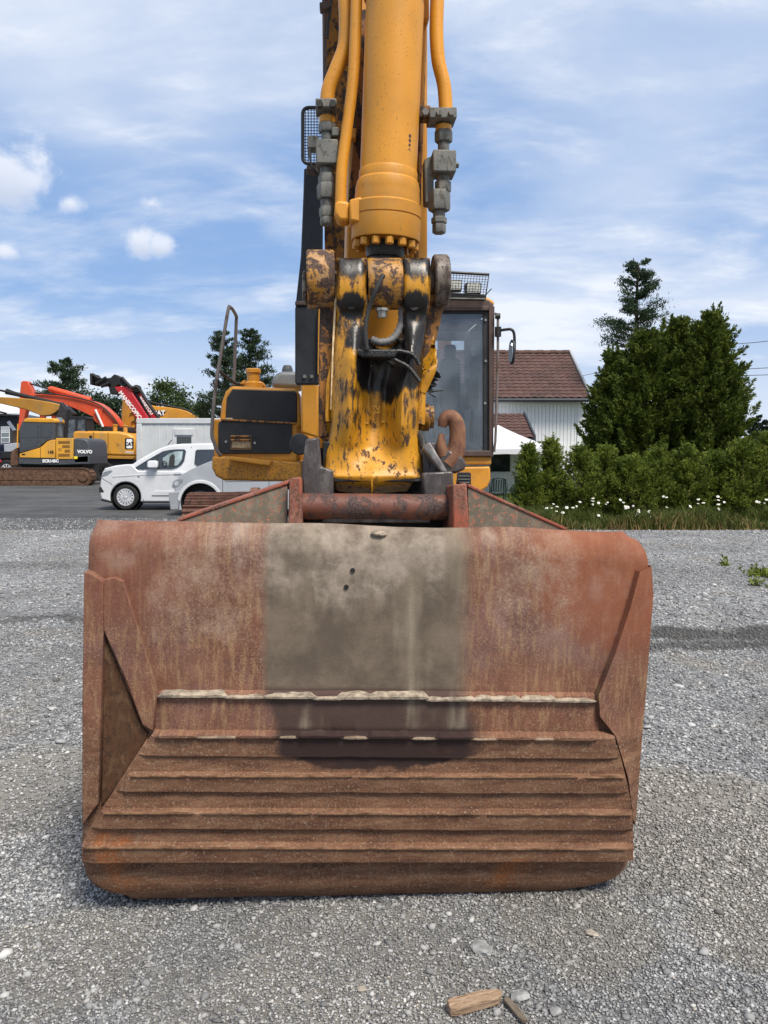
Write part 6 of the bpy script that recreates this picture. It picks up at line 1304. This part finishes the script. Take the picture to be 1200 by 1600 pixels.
for i, (px, top, r, lab) in enumerate(((1172, 652, 8, 'leftmost far spruce at the right edge, beyond the hedge'), (1184, 648, 7, 'middle far spruce at the right edge, beyond the hedge'), (1196, 656, 9, 'rightmost far spruce at the right edge, beyond the hedge'), )):
    pine(px, 95, top, 705, r * 1.6, lab, 10, 200, M_SPRUCE, 'spruce_tree', grp='far spruces')
def woods():
    Cs, hs = [], []; n = 420
    X = RNG.uniform(-230, 230, n); Yw = 150 + RNG.uniform(0, 30, n); H = RNG.uniform(3.0, 6.0, n)
    for x, y, h in zip(X, Yw, H):
        m = 46; u = RNG.random(m); a = RNG.random(m) * 6.283; rr = 2.4 * (1 - u) ** .7 * np.sqrt(RNG.random(m)); Cs.append(np.stack([x + rr * np.cos(a), y + rr * np.sin(a), h * u], 1))
    C = np.concatenate(Cs); D = RNG.normal(size=C.shape); D[:, 2] += 1; s = .9 + .9 * RNG.random(len(C)); struct(put('distant_woods', leaves_mesh('distant_woods', C, D, s, s * .5, M_SPRUCE)), 'stuff')
woods()
def blades(name, n, x0, x1, y0, y1, h0, h1, mat, clump=None, edge=True):
    X = RNG.uniform(x0, x1, n); Yb = RNG.uniform(y0, y1, n)
    if clump is not None: X = clump[0] + RNG.normal(size=n) * clump[2]; Yb = clump[1] + RNG.normal(size=n) * clump[2]
    pt = .5 + .5 * np.sin(X * 2.3 + 1.7 * np.sin(X * .9 + Yb * 3)) ; H = RNG.uniform(h0, h1, n) * (.35 + .75 * pt); keep = RNG.random(n) < (.35 + .65 * pt); H = np.where(keep, H, H * .3); le = RNG.normal(size=(n, 2)) * .35; w = .006 + .007 * RNG.random(n); a = RNG.random(n) * 6.283
    b0 = np.stack([X - w * np.cos(a), Yb - w * np.sin(a), np.zeros(n)], 1); b1 = np.stack([X + w * np.cos(a), Yb + w * np.sin(a), np.zeros(n)], 1); md = np.stack([X + le[:, 0] * H * .35, Yb + le[:, 1] * H * .35, H * .6], 1); tp = np.stack([X + le[:, 0] * H, Yb + le[:, 1] * H, H * .95], 1)
    v = np.stack([b0, b1, md + (b1 - b0) * .35, md - (b1 - b0) * .35, tp], 1).reshape(-1, 3); k = np.arange(n)[:, None] * 5; f = np.concatenate([k + [[0, 1, 2]], k + [[0, 2, 3]], k + [[3, 2, 4]]], 1).reshape(-1, 3)
    me = bpy.data.meshes.new(name); me.vertices.add(len(v)); me.vertices.foreach_set('co', v.ravel().astype(np.float32)); me.loops.add(f.size); me.loops.foreach_set('vertex_index', f.ravel().astype(np.int32)); me.polygons.add(len(f)); me.polygons.foreach_set('loop_start', np.arange(0, f.size, 3, dtype=np.int32)); me.update(calc_edges=True); me.materials.append(mat); return me
struct(put('verge_grass', blades('verge_grass', 26000, 2.6, 10.5, 15.7, 17.3, .10, .5, M_GRASS)), 'stuff')
struct(put('straw_grass', blades('straw_grass', 5000, 2.6, 10.5, 15.65, 16.5, .08, .42, M_HAY)), 'stuff')
struct(put('lawn_grass', blades('lawn_grass', 9000, 2.0, 10.5, 17.4, 26, .05, .2, M_GRASS)), 'stuff')
M_DAISY = plain('petal_white', (.68, .68, .66), .7, 0, .04); M_DY = plain('daisy_yellow', (.65, .42, .03), .7)
def daisy_mesh():
    m = MB(); n = 12
    for k in range(n):
        a = 2 * math.pi * k / n; d = Vector((math.cos(a), math.sin(a), 0)); s = Vector((-math.sin(a), math.cos(a), 0)); m.add([d * .010, d * .028 + s * .009, d * .044 + Vector((0, 0, -.006)), d * .028 - s * .009], [(0, 1, 2, 3)])
    me = m.mesh('daisy', M_DAISY); me.materials.append(M_DY); me.materials.append(M_GRASS)
    bm = bmesh.new(); bm.from_mesh(me); r = bmesh.ops.create_icosphere(bm, subdivisions=1, radius=.012, matrix=Matrix.Translation((0, 0, .003)))
    for f in bm.faces:
        if any(v in r['verts'] for v in f.verts): f.material_index = 1
    r = bmesh.ops.create_cone(bm, segments=4, radius1=.004, radius2=.003, depth=.4, matrix=Matrix.Translation((0, .0, -.2)))
    for f in bm.faces:
        if any(v in r['verts'] for v in f.verts): f.material_index = 2
    bm.to_mesh(me); bm.free(); return me
DM = daisy_mesh(); rd = random.Random(9)
cl = [(885, 790, 22, 9), (935, 785, 14, 5), (980, 795, 22, 16), (1000, 805, 20, 8), (1040, 778, 10, 4), (1090, 782, 18, 8), (1128, 785, 12, 8), (1190, 785, 12, 7), (930, 812, 8, 4), (1095, 825, 12, 3), (1150, 808, 12, 3), (1020, 800, 14, 5), (860, 800, 14, 5), (910, 780, 20, 5)]
for (cx, cy, sp, n) in cl:
    for k in range(max(2, int(n * .68))):
        px, py = cx + rd.gauss(0, sp * .7), cy + rd.gauss(0, 6); Yd = rd.uniform(15.75, 16.5); p = P(px, min(py, 818), Yd)
        if p.z < .06: p.z = .08
        o = put('daisy', DM); s = rd.uniform(.55, .95); o.matrix_basis = Matrix.Translation(p) @ Matrix.Rotation(rd.uniform(0, 6), 4, 'Z') @ Matrix.Rotation(R(rd.uniform(25, 70)), 4, 'X') @ Matrix.Diagonal((s, s, s, 1))
        o.matrix_basis = Matrix.Translation(p) @ Matrix.Rotation(rd.uniform(-.6, .6), 4, 'Z') @ Matrix.Rotation(R(rd.uniform(15, 60)), 4, 'X') @ Matrix.Diagonal((s, s, min(s, p.z / .4), 1))
        tag(o, 'white daisy in the wild strip below the low green hedge', 'flower', 'daisies below the hedge')
def weed(px, py, r, lab, n=170):
    d = ray(px, py); p = Vector((0, 0, CAM_H)) - d * (CAM_H / d.z); t = thing('weed', p, lab, 'weed'); C = np.array([p.x, p.y, .04]) + RNG.normal(size=(n, 3)) * np.array([r, r * .8, .035]); C[:, 2] = np.abs(C[:, 2])
    D = RNG.normal(size=(n, 3)); D[:, 2] = np.abs(D[:, 2]) + .4; L = .03 + .06 * RNG.random(n); put('leaves', leaves_mesh('leaves', C, D, L, L * .45, M_HEDGE), t); MB().tube([p, p + Vector((.01, 0, .07))], .006, 5).build('stem', M_BARK, t)
weed(1192, 900, .10, 'bright green weed tuft in the gravel at the right edge', 240); weed(1131, 884, .03, 'single small green sprout in the gravel below the hedge', 50); weed(1182, 915, .04, 'little weed just in front of the larger tuft at the right edge', 50)
